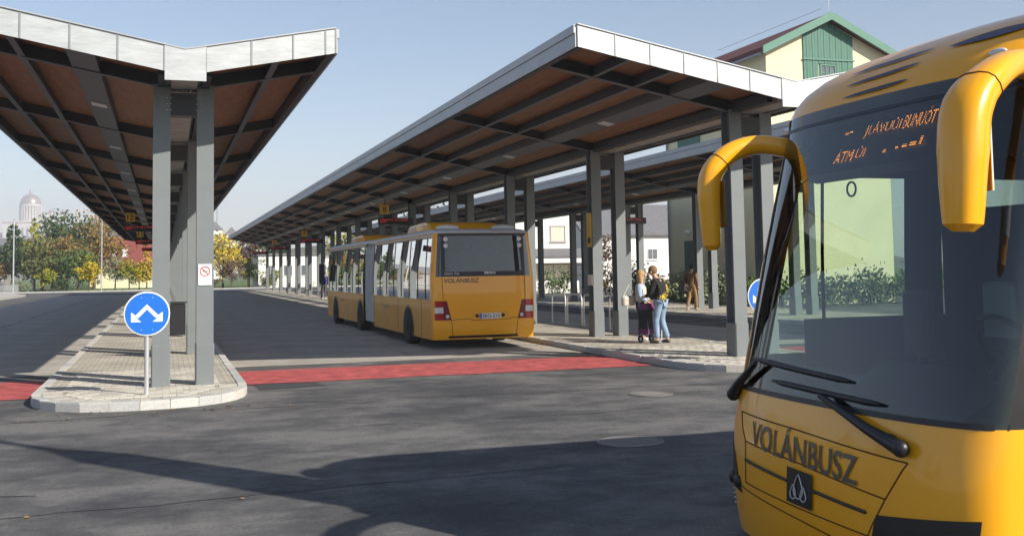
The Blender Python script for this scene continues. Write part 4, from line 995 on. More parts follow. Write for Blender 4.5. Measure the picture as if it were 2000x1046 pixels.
w_ = window(None, 30.27, 31.15, 44.59, 10.72, 11.6, 3, 2, M_TRIMG); w_.parent = st; w_.matrix_parent_inverse = Matrix.Translation((-30.7, -50, 0))
for c in list(w_.children): pass
for k in range(15):
    yb = 51.4 + .17 * k; stl(MB().box(27.22, 27.297, yb, yb + .15, 7.2, 9.2).build("side_board", M_GREENB))
dr = stl(MB().box(27.2, 27.296, 52.4, 53.4, .1, 3.3).build("door", M_DGREEN)); dl = MB().ball((27.15, 52.9, 3.75), .14).build("wall_lamp", M_WHITE); stl(dl)
stl(MB().box(27.27, 27.298, 44.62, 55.38, -.1, .75).build("plinth", mat("grey plinth", (.25, .27, .28), .8)))
stl(MB().tube([(26.82, 44.3, 11.9), (26.82, 55.8, 11.9)], .08, 8).build("gutter", M_SEAM)); stl(MB().tube([(27.18, 55.2, 11.85), (27.18, 55.2, .1)], .06, 8).build("downpipe", M_SEAM))
stl(MB().tube([(30.7, 44.3, 14.2), (30.7, 44.3, 15.6)], .015, 5).build("lightning_rod", M_SILV)); stl(MB().tube([(27.0, 55.3, 11.6), (26.9, 55.3, 14.2)], .02, 5).build("lightning_rod", M_SILV))
stl(MB().tube([(30.4, 44.4 + .55 * k, 14.3 + .03 * (k % 2)) for k in range(20)], .012, 4).build("lightning_wire", M_SILV))
def attach(w, r):
    w.parent = r; w.matrix_parent_inverse = Matrix.Translation((-r.location.x, -r.location.y, -r.location.z))
# white house seen under the canopies ------------------------------
h1 = empty("white_house", (27, 84, 0), "white two storey house with curtained windows, behind the hoop rails", "house")
def ah1(o): attach(o, h1); return o
ah1(MB().box(22, 31.2, 80, 88, -.2, 6.4).build("wall", M_WALLW)); ah1(MB().box(21.7, 31.5, 79.7, 88.3, 6.4, 6.6).build("flat_roof", M_TILEG))
ah1(MB().prism([(78.2, 2.75), (80, 3.35), (80, 3.5), (78.2, 2.9)], 0, 21.6, 32.0).build("porch_roof", M_TILEG)); ah1(MB().box(21.7, 31.9, 78.25, 79.9, 2.35, 2.7).build("porch_fascia", M_WALLW))
ah1(MB().box(22, 31.0, 79.0, 79.98, -.1, .95).build("parapet", M_WALLW))
for a, b, c, d, nx in ((29.0, 30.3, 4.0, 5.3, 1), (27.9, 30.6, 1.0, 2.3, 2), (24.6, 26.6, 1.0, 2.3, 2), (24.6, 26.0, 4.0, 5.3, 1)): attach(window(None, a, b, 80, c, d, nx, 1, mat("window grey frame", (.3, .3, .31), .5), M_CURT), h1)
h2, h2l = gable_house("white_house", 38.0, 50.5, 95, 104, 5.2, 8.0, 'x', M_WALLW, M_TILEG, "white gabled house with grey roof between the canopy columns", "house")
for a in (41.2, 44.4, 47.0): attach(window(None, a, a + 1.1, 95, 2.6, 3.7, 2, 1), h2)
h3 = empty("low_white_building", (22, 152, 0), "long low white building beyond the far end of the middle canopy", "building")
def ah3(o): attach(o, h3); return o
ah3(MB().box(12.0, 34, 148, 158, -.2, 4.3).build("wall", M_WALLW)); ah3(MB().box(11.8, 34.2, 147.8, 158.2, 4.3, 4.6).build("parapet_cap", M_TILEG))
for k in range(9): attach(window(None, 13.0 + 2.3 * k, 14.2 + 2.3 * k, 148, 1.5, 3.0, 2, 1), h3)
h4, h4l = gable_house("red_roof_house", -10.5, 2.5, 186, 196, 3.4, 8.0, 'x', M_CREAM, M_TILER, "cream house with red tiled roof behind the small trees", "house", .5)
for a in (-7.8, -4.4): attach(window(None, a, a + 1.2, 186, 1.2, 2.6, 2, 1), h4)
for a in (-8.3, -6.6): h4l(MB().prism([(185.9 + 1.6, 4.95), (185.9 + 2.9, 6.15), (185.9 + 2.85, 6.25), (185.9 + 1.55, 5.05)], 0, a, a + .8).build("skylight", M_LAMPW))
h5, h5l = gable_house("yellow_house", -14, 1, 225, 236, 9.0, 12.0, 'x', M_WALLY, M_TILEG, "taller yellow house with grey roof behind the red roofed house", "house", .4)
for a in (-11, -7.5, -4, -1.5): attach(window(None, a, a + 1.2, 225, 6.0, 7.6, 2, 1), h5)
h5l(MB().box(-9, -8.2, 229, 230, 11, 13.5).build("chimney", M_WALLW)); h5l(MB().box(-4, -3.2, 229, 230, 11, 13.5).build("chimney", M_WALLW))
h6, h6l = gable_house("grey_house", -40, -24.5, 190, 200, 5.0, 8.2, 'x', mat("grey render", (.34, .32, .31), .9), M_TILEG, "grey rendered house at the left edge behind trees", "house", .4)
attach(window(None, -27.6, -26.4, 190, 3.0, 4.4, 1, 1), h6)
for (x, y, w, h, lab) in ((20, 470, 6, 22.5, "pale block on the far hillside, left of its neighbour"), (28, 490, 5, 21, "pale block on the far hillside, right of its neighbour"), (44, 500, 10, 20, "broad grey house on the far hillside beside the canopy end")):
    o = empty("hillside_house", (x, y, 0), lab, "house", "pale houses on the far hillside")
    MB().box(-w / 2, w / 2, -4, 4, 0, h - 2).build("wall", M_WALLW, o); MB().prism([(-w / 2 - .5, h - 2), (w / 2 + .5, h - 2), (0, h + 1.5)], 1, -4.5, 4.5).build("roof", M_TILEG, o)
    for k in range(3): MB().box(-w / 2 + 1 + k * w / 3.4, -w / 2 + 2 + k * w / 3.4, -4.03, -4.005, h - 5.5, h - 3.8).build("window", M_WIN, o)
ms = empty("radio_mast", (21.5, 480, 0), "thin radio mast above the far hillside houses", "mast"); MB().tube([(0, 0, 10), (0, 0, 44)], [.35, .12], 5).build("pole", M_SEAM, ms)
# the domed basilica in the haze ----------------------------------
M_STONE = mat("pale stone", (.55, .53, .48), .85, var=.08, vscale=.1)
M_COPPER = mat("dome copper", (.30, .26, .22), .4, metal=.35, var=.1, vscale=.2)
ca = empty("domed_basilica", (-203, 1880, 0), "domed basilica with columned drum standing in the haze on the hill", "basilica")
MB().box(-20, 18, -14, 14, 30, 45.5).build("nave", M_STONE, ca); MB().box(-21, 19, -15, 15, 45.5, 46.6).build("cornice", M_STONE, ca)
MB().lathe([(8.6, 45), (8.6, 47.5), (7.4, 47.5), (7.4, 59), (8.8, 59), (8.8, 60.6), (8.2, 60.6)], (-1, 0, 0), 32, 2, False).build("drum", M_STONE, ca)
for k in range(24): a = 2 * pi * k / 24; MB().tube([(-1 + 8.3 * cos(a), 8.3 * sin(a), 47.5), (-1 + 8.3 * cos(a), 8.3 * sin(a), 59)], .5, 6).build("column", M_STONE, ca)
MB().lathe([(8.2 * cos(q * pi / 2 / 10), 60.6 + 8.6 * sin(q * pi / 2 / 10)) for q in range(11)], (-1, 0, 0), 32, 2).build("dome", M_COPPER, ca)
MB().lathe([(1.1, 69), (1.1, 71.5), (0, 73.5)], (-1, 0, 0), 12, 2).build("lantern", M_COPPER, ca)
for x in (13, 22): MB().box(x, x + 6, -16, -9, 30, 52).build("tower", M_STONE, ca); 
for x in (13, 22): MB().lathe([(3, 52), (2.6, 54), (0, 56)], (x + 3, -12.5, 0), 12, 2).build("tower_roof", M_COPPER, ca)
for k in range(9): MB().box(-17 + 3.6 * k, -15.4 + 3.6 * k, -14.1, -14.01, 34, 41).build("window", M_WIN, ca)
ca.scale = (1.96,) * 3

# ================================================================== TREES AND SHRUBS
def leafmat(name, c1, c2, c3):
    m = bpy.data.materials.new(name); m.use_nodes = True; t = m.node_tree; p = t.nodes["Principled BSDF"]; p.inputs["Roughness"].default_value = .75; p.inputs["Specular IOR Level"].default_value = .2
    tc = t.nodes.new("ShaderNodeTexCoord"); n = t.nodes.new("ShaderNodeTexNoise"); n.inputs["Scale"].default_value = .9; n.inputs["Detail"].default_value = 5; t.links.new(tc.outputs["Object"], n.inputs["Vector"])
    r = ramp_node(t, [(.32, c1), (.5, c2), (.68, c3)]); t.links.new(n.outputs[0], r.inputs[0]); t.links.new(r.outputs[0], p.inputs["Base Color"])
    return m
LEAF = dict(dark=leafmat("evergreen leaf", (0.023, 0.047, 0.018), (0.046, 0.081, 0.026), (0.078, 0.115, 0.036)), olive=leafmat("olive leaf", (0.065, 0.081, 0.024), (0.117, 0.135, 0.036), (0.169, 0.176, 0.054)),
            orange=leafmat("russet leaf", (0.130, 0.095, 0.030), (0.247, 0.149, 0.042), (0.195, 0.176, 0.048)), yellow=leafmat("yellow leaf", (0.312, 0.230, 0.018), (0.546, 0.392, 0.024), (0.364, 0.338, 0.036)),
            lime=leafmat("yellow green leaf", (0.143, 0.176, 0.018), (0.260, 0.270, 0.024), (0.390, 0.351, 0.036)), purple=leafmat("purple brown leaf", (0.065, 0.041, 0.036), (0.130, 0.081, 0.060), (0.156, 0.108, 0.060)),
            green=leafmat("green leaf", (0.046, 0.081, 0.024), (0.078, 0.128, 0.036), (0.130, 0.176, 0.048)), grey=leafmat("grey green leaf", (0.130, 0.162, 0.090), (0.208, 0.243, 0.144), (0.273, 0.297, 0.180)))
def foliage(shape, h, w, base, n, leaf, rng):
    """leaf-sized faces in clumps through the crown's volume"""
    mb = MB(); V = []; Fc = []
    def leafq(p, s):
        a = Vector((rng.gauss(0, 1), rng.gauss(0, 1), rng.gauss(0, 1))).normalized(); b = a.orthogonal().normalized(); c = a.cross(b); th = rng.random() * 6.28; b, c = b * cos(th) + c * sin(th), c * cos(th) - b * sin(th)
        o = len(V); V.extend([p - b * s, p + c * s * .62, p + b * s, p - c * s * .62]); Fc.append((o, o + 1, o + 2, o + 3))
    ncl = max(10, n // 26)
    for k in range(ncl):
        q = rng.random()
        if shape == 'cone':
            q = 1 - math.sqrt(rng.random()); zc = base + (h - base) * q; rr = w / 2 * (1 - q) * (.55 + .45 * rng.random()) * (1 + .12 * sin(q * 40)); cr = .30 * (w / 2) * (1 - q) + .12
        elif shape == 'column':
            zc = base + (h - base) * q; rr = w / 2 * (sin(pi * min(.98, .12 + q * .86)) ** .6) * math.sqrt(rng.random()); cr = w * .16
        else:
            th = math.acos(1 - 2 * rng.random()); rad = rng.random() ** .45; zc = (h + base) / 2 + (h - base) / 2 * cos(th) * rad; rr = w / 2 * sin(th) * rad * (.8 + .4 * rng.random()); cr = w * .13
        a = rng.random() * 6.283; c = Vector((rr * cos(a), rr * sin(a), zc)); m = max(4, n // ncl)
        for i in range(m):
            p = c + Vector((rng.gauss(0, cr * .6), rng.gauss(0, cr * .6), rng.gauss(0, cr * .48))); leafq(p, leaf * rng.uniform(.6, 1.3))
    mb.add(V, Fc); return mb
TREE_N = [0]
def tree(name, x, y, h, w, kind, shape, label, cat="tree", group=None, base=None, n=1600, leaf=.2, z0=0.0):
    TREE_N[0] += 1; rng = random.Random(100 + TREE_N[0]); base = h * .22 if base is None else base
    r = empty(name, (x, y, z0), label, cat, group, rng.random() * 6)
    foliage(shape, h, w, base, n, leaf, rng).build("crown", LEAF[kind], r)
    tr = MB(); tr.tube([(0, 0, -.1), (.03 * h * rng.uniform(-.4, .4), 0, h * .35), (0, 0, h * (.8 if shape != 'round' else .6))], [max(.05, h * .022), h * .016, .02], 7)
    if shape == 'round':
        for k in range(6):
            a = k * 1.05 + rng.random(); z = h * rng.uniform(.28, .5); tr.tube([(0, 0, z), (w * .2 * cos(a), w * .2 * sin(a), z + h * .15), (w * .36 * cos(a), w * .36 * sin(a), z + h * .26)], [h * .010, h * .007, .012], 5)
    tr.build("trunk", M_BARK, r); return r
BT = "trees beyond the far kerb"
for args in (
    ("conifer", -20.2, 165, 10.0, 6.0, 'dark', 'cone', "dark spruce at left behind the tallest lamp post", 2600, .22), ("conifer", -18.2, 172, 11.0, 5.2, 'lime', 'cone', "pointed yellow green conifer below the basilica", 2200, .22),
    ("evergreen_tree", -14.3, 176, 12.2, 8.0, 'dark', 'round', "tall dark evergreen tree right of the basilica", 3000, .25), ("autumn_tree", -10.4, 180, 11.6, 9.5, 'orange', 'round', "broad russet autumn tree beside the second lamp post", 3400, .25),
    ("olive_tree", -16.0, 162, 7.4, 6.5, 'olive', 'round', "olive green tree low in front of the tall evergreen", 2200, .22), ("autumn_tree", -13.0, 164, 7.4, 7.5, 'orange', 'round', "lower russet tree in the middle of the left wood", 2400, .22),
    ("autumn_tree", -23.0, 166, 6.0, 6.5, 'orange', 'round', "russet tree at the far left edge behind the stop flag", 2000, .2), ("evergreen_tree", -11.2, 159, 5.6, 6.0, 'green', 'round', "rounded green tree in front of the russet one", 2200, .2),
    ("purple_tree", -16.8, 168, 7.6, 5.0, 'purple', 'round', "bare looking purple brown tree in the left wood", 1500, .18), ("grey_fir", -16.2, 178, 9.4, 5.0, 'dark', 'cone', "bluish fir between the yellow conifer and tall evergreen", 2000, .22),
    ("young_tree", -14.3, 149, 3.4, 2.4, 'lime', 'round', "small yellow green tree left of the round shrub", 900, .13), ("young_tree", -9.3, 150, 4.4, 2.9, 'yellow', 'round', "small bright yellow tree left of the second lamp post", 1100, .13),
    ("young_tree", -6.2, 152, 4.6, 3.0, 'grey', 'round', "small grey green tree just right of the second lamp post", 1000, .13), ("young_tree", -4.4, 151, 4.2, 2.8, 'lime', 'round', "small yellow green tree below the red roof", 1000, .13),
    ("young_tree", -2.2, 150, 5.0, 2.6, 'yellow', 'column', "small yellow tree beside the left canopy column", 900, .13), ("young_tree", -3.2, 153, 3.6, 4.0, 'green', 'round', "low green tree left of the left canopy column", 1100, .14),
    ("maple_tree", 8.0, 160, 7.8, 5.4, 'yellow', 'round', "bright yellow maple between the two canopies", 2400, .2), ("purple_tree", 12.0, 166, 7.6, 5.0, 'purple', 'round', "purple brown tree right of the yellow maple", 1700, .2),
    ("russet_tree", 8.6, 150, 4.2, 4.2, 'purple', 'round', "small reddish tree in front of the yellow maple", 1000, .14), ("young_tree", 11.0, 151, 4.3, 2.6, 'lime', 'round', "small yellow green tree right of the reddish tree", 900, .13),
    ("young_tree", 12.4, 149, 4.8, 2.8, 'grey', 'column', "slender grey green tree before the low white building", 1000, .13), ("evergreen_tree", 15.5, 172, 8.6, 6.0, 'dark', 'round', "dark evergreen tree above the low white building", 1800, .22),
    ("young_tree", 14.0, 147, 2.6, 1.6, 'lime', 'round', "tiny yellow green tree by the far platform end", 500, .11), ("autumn_tree", 24, 146, 5.0, 3.4, 'lime', 'round', "yellow green tree behind the far middle columns", 900, .15),
    ("autumn_tree", 36, 110, 9.5, 6.5, 'olive', 'round', "olive tree behind the white house, seen under the canopies", 2200, .2), ("autumn_tree", 46, 112, 10.5, 7.5, 'yellow', 'round', "yellowing tree behind the gabled white house", 2200, .2),
    ("garden_tree", 34.2, 82, 4.6, 3.6, 'purple', 'round', "dark leaved garden tree between the two white houses", 1200, .12), ("autumn_tree", 30, 125, 10.0, 7.0, 'olive', 'round', "olive tree glimpsed above the bus roof", 1800, .2),
    ("autumn_tree", 22, 132, 8.5, 6.0, 'lime', 'round', "yellow green tree glimpsed over the front of the bus", 1500, .2)):
    nm, x, y, h, w, kind, shape, lab, n, lf = args
    tree(nm, x, y, h, w, kind, shape, lab, "tree", BT, None, n, lf)
# shrubs
SH = "shrubs by the far kerb and walls"
for (x, y, h, w, kind, lab) in ((-12.6, 148.5, 1.8, 2.2, 'dark', "dark round shrub at the far kerb"), (-17.5, 149, 1.6, 3.5, 'grey', "grey green shrub by the left railing end"), (5.8, 147.5, 1.5, 2.4, 'purple', "low brownish shrub right of the left canopy columns"),
                             (13.2, 146.4, 1.6, 2.2, 'olive', "low olive shrub before the low white building"), (28.5, 76.6, 1.9, 3.2, 'green', "garden shrub before the white house, right of the bus"), (31.6, 76.4, 1.5, 2.0, 'orange', "russet garden shrub before the white house corner")):
    tree("shrub", x, y, h, w, kind, 'round', lab, "shrub", SH, .05, 900, .10)
for k, (x, y, h, w, kind, lab) in enumerate(((25.2, 52.5, 1.3, 2.6, 'grey', "grey lavender bush by the station door"), (25.0, 49.4, 1.5, 3.0, 'grey', "grey lavender bush left of the brown jacket man"), (25.0, 46.2, 1.6, 3.0, 'grey', "grey lavender bush right of the brown jacket man"),
                             (25.3, 42.8, 1.5, 3.0, 'green', "green bush at the corner of the station building"), (28.2, 42.6, 1.5, 3.2, 'green', "green bush seen through the coach, left one"), (31.2, 42.6, 1.55, 3.2, 'green', "green bush seen through the coach, middle one"), (34.2, 42.7, 1.5, 3.2, 'green', "green bush seen through the coach, right one"),
                             (26.0, 58.0, 2.2, 3.4, 'dark', "dark shrub beyond the far corner of the station building"))):
    tree("bush", x, y, h, w, kind, 'round', lab, "bush", "bushes round the station building", .02, 1500, .09)
# wood and trees to the left of the frame (they show in the coach's glass) and an added, unseen pole shaped to cast the long shadow over the asphalt
for k in range(12):
    tree("roadside_tree", -52 - 14 * random.random(), 18 + 10 * k, random.uniform(12, 17), random.uniform(8, 11), random.choice(('dark', 'orange', 'olive', 'green')), random.choice(('round', 'round', 'cone')), "%s tall tree of the row beside the left road, outside the view" % ("nearest", "second", "third", "fourth", "fifth", "sixth", "seventh", "eighth", "ninth", "tenth", "eleventh", "farthest")[k], "tree", "trees beside the left road", None, 900, .32)
up_ = empty("shadow_pole", (6.05, 3.15, 0), "added unseen pole with a thin rod behind the coach, shaped to cast the shadow across the asphalt", "pole")
MB().tube([(0, 0, 0), (0, 0, 5.2), (0, 0, 7.0), (0, 0, 7.5)], [.40, .36, .30, .12], 20).build("shaft", M_GUT, up_); MB().tube([(0, 0, 7.4), (0, 0, 10.2)], .075, 10).build("rod", M_SEAM, up_)

# ================================================================== PEOPLE
def skinned(name, verts, edges, radii, material, parent, sub=2, root=0):
    me = bpy.data.meshes.new(name); me.from_pydata([tuple(v) for v in verts], edges, []); me.materials.append(material)
    o = bpy.data.objects.new(name, me); COL.objects.link(o); o.parent = parent
    md = o.modifiers.new("skin", 'SKIN'); md.use_smooth_shade = True
    if not me.skin_vertices: raise RuntimeError("no skin layer")
    for i, r in enumerate(radii):
        sv = me.skin_vertices[0].data[i]; sv.radius = r if isinstance(r, tuple) else (r, r); sv.use_root = (i == root)
    s = o.modifiers.new("subdivision", 'SUBSURF'); s.levels = sub; s.render_levels = sub
    return o
def cmat(n, c, **k): return mat(n, c, .85, var=k.get('var', .12), vscale=k.get('vs', 8))
SKIN = mat("skin", (.52, .30, .21), .6, var=.06)
def person(loc, rz, label, J, top_m, leg_m, shoe_m, hair_m, hair_long=False, sleeve=1.0, scale=1.0, coat=0.0):
    """J: joint table in metres, figure facing +Y before rotation, right side = +X"""
    r = empty("person", loc, label, "person", None, rz); r.scale = (scale,) * 3
    N = list(J); idx = {k: i for i, k in enumerate(N)}
    R = dict(pelvis=(.11, .09), waist=(.11, .085), chest=(.125, .085), neck0=(.06, .06), neck=(.052, .052), head=(.078, .092), crown=(.066, .078), sR=.05, eR=.043, wR=.03, pR=(.036, .02), sL=.05, eL=.043, wL=.03, pL=(.036, .02), hR=.075, kR=.055, aR=.042, tR=(.04, .03), hL=.075, kL=.055, aL=.042, tL=(.04, .03))
    E = [("pelvis", "waist"), ("waist", "chest"), ("chest", "neck0"), ("neck0", "neck"), ("neck", "head"), ("head", "crown")]
    for s in "RL": E += [("chest", "s" + s), ("s" + s, "e" + s), ("e" + s, "w" + s), ("w" + s, "p" + s), ("pelvis", "h" + s), ("h" + s, "k" + s), ("k" + s, "a" + s), ("a" + s, "t" + s)]
    V = [Vector(J[k]) for k in N]; Ed = [(idx[a], idx[b]) for a, b in E]; Ra = [R[k] for k in N]
    # fingers: four and a thumb from each palm
    for s in "RL":
        w, p = Vector(J["w" + s]), Vector(J["p" + s]); d = (p - w).normalized(); side = d.cross(Vector((0, 1, .2))).normalized(); fl = side.cross(d)
        for k, ln in enumerate((.075, .085, .08, .06)):
            b = p + side * (.024 - .016 * k); m1 = b + d * ln * .55 + fl * .012; m2 = m1 + d * ln * .3 + fl * .03
            o = len(V); V += [b, m1, m2]; Ra += [.0095, .009, .008]; Ed += [(idx["p" + s], o), (o, o + 1), (o + 1, o + 2)]
        b = w.lerp(p, .45) + side * .03; m1 = b + d * .035 + side * .025 + fl * .015; o = len(V); V += [b, m1, m1 + d * .03 + fl * .015]; Ra += [.011, .010, .009]; Ed += [(idx["w" + s], o), (o, o + 1), (o + 1, o + 2)]
    skinned("body", V, Ed, Ra, SKIN, r, 1, idx["pelvis"])
    def sub(keys, edges, rad, name, m):
        ii = {k: i for i, k in enumerate(keys)}; return skinned(name, [J[k] if isinstance(k, str) else k for k in keys], [(ii[a], ii[b]) for a, b in edges], rad, m, r, 2)
    def L(a, b, t): return tuple(Vector(J[a]).lerp(Vector(J[b]), t))
    # top: torso and sleeves
    low = tuple(Vector(J["pelvis"]) + Vector((0, 0, -.04 - coat)))
    keys = ["waist", "pelvis", low, "chest", L("chest", "neck0", .6), "sR", "eR", "sL", "eL"]; rad = [(.16, .125), (.165, .135), (.165 + coat * .1, .135 + coat * .1), (.19, .15), (.085, .08), .085, .06, .085, .06]
    ed = [("waist", "pelvis"), ("pelvis", low), ("waist", "chest"), ("chest", keys[4]), ("chest", "sR"), ("sR", "eR"), ("chest", "sL"), ("sL", "eL")]
    if sleeve > .5:
        for s in "RL": q = L("e" + s, "w" + s, .93); keys.append(q); rad.append(.045); ed.append(("e" + s, q))
    sub(keys, ed, rad, "jacket", top_m)
    q = {s: L("k" + s, "a" + s, .97) for s in "RL"}
    keys = ["pelvis", "hR", "kR", q["R"], "hL", "kL", q["L"]]; sub(keys, [("pelvis", "hR"), ("hR", "kR"), ("kR", q["R"]), ("pelvis", "hL"), ("hL", "kL"), ("kL", q["L"])], [(.12, .115), .095, .078, .068, .095, .078, .068], "trousers", leg_m)
    for s in "RL":
        a = Vector(J["a" + s]); t = Vector(J["t" + s]); d = (t - a); d.z = 0; d.normalize(); heel = a - d * .05; heel.z = t.z; skinned("shoe", [heel, (heel + t) / 2 + Vector((0, 0, .012)), t + d * .06], [(0, 1), (1, 2)], [(.05, .042), (.052, .045), (.045, .032)], shoe_m, r, 2)
    hd = Vector(J["head"]); cr = Vector(J["crown"]); up = (cr - hd).normalized(); f = Vector(J.get("_face", (0, 1, 0))) if False else Vector((0, 1, 0))
    hb = MB(); c = hd + up * .055 - f * .022; hb.ball(c, .098, .112, .108, 14, 9); 
    if hair_long:
        hb.ball(hd - f * .06 + Vector((0, 0, -.03)), .10, .075, .17, 12, 8); hb.ball(hd + Vector((-.07, -.02, -.05)), .045, .06, .14, 10, 7); hb.ball(hd + Vector((.07, -.02, -.05)), .045, .06, .14, 10, 7)
    hb.build("hair", hair_m, r)
    fb = MB(); fb.ball(hd + f * .098 + Vector((0, 0, -.005)), .016, .024, .024, 8, 6)
    for s in (-1, 1): fb.ball(hd + Vector((s * .088, -.01, .0)), .014, .024, .034, 8, 6)
    fb.build("nose_and_ears", SKIN, r)
    eb = MB()
    for s in (-1, 1): eb.ball(hd + f * .086 + Vector((s * .034, 0, .025)), .012, .008, .008, 8, 5)
    eb.box(hd.x - .025, hd.x + .025, hd.y + .082, hd.y + .092, hd.z - .055, hd.z - .046); eb.build("eyes_and_mouth", M_BLACK, r)
    return r
STAND = dict(pelvis=(0, 0, .95), waist=(0, .0, 1.10), chest=(0, .0, 1.33), neck0=(0, .0, 1.46), neck=(0, .01, 1.54), head=(0, .03, 1.63), crown=(0, .02, 1.72),
             sR=(.19, 0, 1.41), eR=(.24, -.02, 1.14), wR=(.24, .06, .90), pR=(.235, .09, .83), sL=(-.19, 0, 1.41), eL=(-.24, -.02, 1.14), wL=(-.24, .06, .90), pL=(-.235, .09, .83),
             hR=(.095, 0, .90), kR=(.10, .02, .50), aR=(.105, -.01, .09), tR=(.12, .12, .035), hL=(-.095, 0, .90), kL=(-.10, .02, .50), aL=(-.105, -.01, .09), tL=(-.12, .12, .035))
def pose(**k): d = dict(STAND); d.update(k); return d
M_JEAN = cmat("light blue denim", (.22, .31, .43), var=.25, vs=6); M_DKJ = cmat("dark trousers", (.03, .035, .06)); M_SHOE = mat("black shoe", (.02, .02, .02), .5, var=.1); M_SHOEW = mat("white shoe", (.65, .62, .58), .6, var=.05)
def patterned(name, base, c2, thr):
    m = bpy.data.materials.new(name); m.use_nodes = True; t = m.node_tree; p = t.nodes["Principled BSDF"]; p.inputs["Roughness"].default_value = .9
    tc = t.nodes.new("ShaderNodeTexCoord"); n = t.nodes.new("ShaderNodeTexNoise"); n.inputs["Scale"].default_value = 16; n.inputs["Distortion"].default_value = 2.5; t.links.new(tc.outputs["Object"], n.inputs["Vector"])
    n2 = t.nodes.new("ShaderNodeTexNoise"); n2.inputs["Scale"].default_value = 2.2; t.links.new(tc.outputs["Object"], n2.inputs["Vector"])
    a = ramp_node(t, [(.50, (0, 0, 0)), (.53, (1, 1, 1))]); b = ramp_node(t, [(thr, (0, 0, 0)), (thr + .03, (1, 1, 1))]); t.links.new(n.outputs[0], a.inputs[0]); t.links.new(n2.outputs[0], b.inputs[0])
    mm = t.nodes.new("ShaderNodeMath"); mm.operation = 'MULTIPLY'; t.links.new(a.outputs[0], mm.inputs[0]); t.links.new(b.outputs[0], mm.inputs[1])
    mx = t.nodes.new("ShaderNodeMix"); mx.data_type = 'RGBA'; t.links.new(mm.outputs[0], mx.inputs[0]); mx.inputs[6].default_value = (*base, 1); mx.inputs[7].default_value = (*c2, 1); t.links.new(mx.outputs[2], p.inputs["Base Color"]); return m
# man with black patterned top, leaning towards the woman
man = person((11.02, 22.9, .13), radians(38), "person in black top with yellow pattern and light jeans, leaning on a white cane", pose(
    chest=(0, .05, 1.32), neck0=(-.01, .09, 1.45), neck=(-.02, .13, 1.52), head=(-.03, .18, 1.60), crown=(-.03, .20, 1.69), sR=(.19, .05, 1.40), eR=(.27, -.03, 1.15), wR=(.28, .09, .93), pR=(.28, .13, .86),
    sL=(-.19, .06, 1.40), eL=(-.25, .12, 1.13), wL=(-.14, .32, 1.05), pL=(-.09, .38, 1.04), kR=(.12, .05, .50), aR=(.16, -.08, .09), tR=(.20, .05, .035), kL=(-.10, .09, .50), aL=(-.12, .05, .09), tL=(-.15, .18, .035)),
    patterned("black top with yellow print", (.012, .012, .013), (.55, .40, .04), .545), M_JEAN, M_SHOE, mat("short fair hair", (.22, .13, .06), .8, var=.2), scale=1.03)
MB().tube([(.29, .13, .87), (.31, .16, .02)], .012, 8).build("walking_cane", M_WHITE, man)
wom = person((11.02, 24.0, .13), radians(-128), "person with long blond hair, pale waistcoat over blue sleeves, beside a shopping trolley", pose(
    sR=(.17, 0, 1.38), eR=(.22, .02, 1.12), wR=(.18, .22, .98), pR=(.16, .29, .95), sL=(-.17, 0, 1.38), eL=(-.22, .0, 1.12), wL=(-.15, .20, 1.0), pL=(-.13, .27, .97)),
    cmat("pale blue sleeve cloth", (.36, .45, .58)), M_DKJ, M_SHOEW, mat("blond hair", (.42, .27, .11), .8, var=.25, vscale=20), True, scale=.955)
ve = skinned("waistcoat", [(0, 0, .93), (0, 0, 1.10), (0, 0, 1.33), (0, 0, 1.40)], [(0, 1), (1, 2), (2, 3)], [(.185, .165), (.18, .15), (.20, .155), (.15, .11)], cmat("beige waistcoat", (.58, .50, .40)), wom, 2, 1)
hbg = empty("handbag", (10.72, 24.1, .98), "cream handbag hanging behind the blond person", "handbag"); bevel(MB().box(-.17, .17, -.08, .08, 0, .24, .05).build("bag", cmat("cream leather", (.60, .55, .46)), hbg), .02); MB().tube([(-.12, 0, .23), (.05, .02, .5), (.13, 0, .23)], .012, 6).build("strap", cmat("cream leather", (.6, .55, .46)), hbg)
tr_ = empty("shopping_trolley", (10.93, 23.4, .13), "black shopping trolley bag with plaid trim standing between the couple", "trolley", None, radians(20))
M_PLAID = patterned("red and blue plaid", (.22, .03, .06), (.04, .05, .18), .3)
MB().prism([(-.14, .2), (.14, .2), (.17, .78), (-.12, .78)], 0, -.17, .17).build("bag", cmat("black nylon", (.018, .018, .022)), tr_); MB().box(-.175, .175, -.145, .145, .2, .32).build("plaid_band", M_PLAID, tr_); MB().prism([(-.17, .78), (.17, .76), (.1, .92), (-.12, .92)], 0, -.18, .18).build("flap", M_PLAID, tr_)
MB().tube([(-.12, .17, .1), (-.12, .2, .98), (.12, .2, .98), (.12, .17, .1)], .012, 6).build("frame", M_SILV, tr_)
for s in (-1, 1):
    w = MB().lathe([(.05, -.015), (.085, -.015), (.085, .015), (.05, .015)], (0, 0, 0), 16, 0).build("wheel", M_RUBBER, tr_, (s * .18, .1, .085)); MB().lathe([(.0, .01), (.05, .012)], (0, 0, 0), 12, 0).build("hub", M_WHITE, w)
brn = person((20.45, 39.6, .13), radians(-55), "person in brown jacket and tan trousers walking away with a black bag", pose(
    chest=(0, .03, 1.32), head=(0, .06, 1.61), crown=(0, .06, 1.70), kR=(.10, .14, .51), aR=(.105, .16, .09), tR=(.11, .30, .035), kL=(-.10, -.02, .50), aL=(-.10, -.20, .12), tL=(-.11, -.08, .04)),
    cmat("brown jacket", (.17, .085, .04)), cmat("tan trousers", (.26, .15, .06)), mat("tan shoe", (.35, .27, .16), .6), mat("dark hair", (.03, .025, .02), .8), scale=1.05, coat=.08)
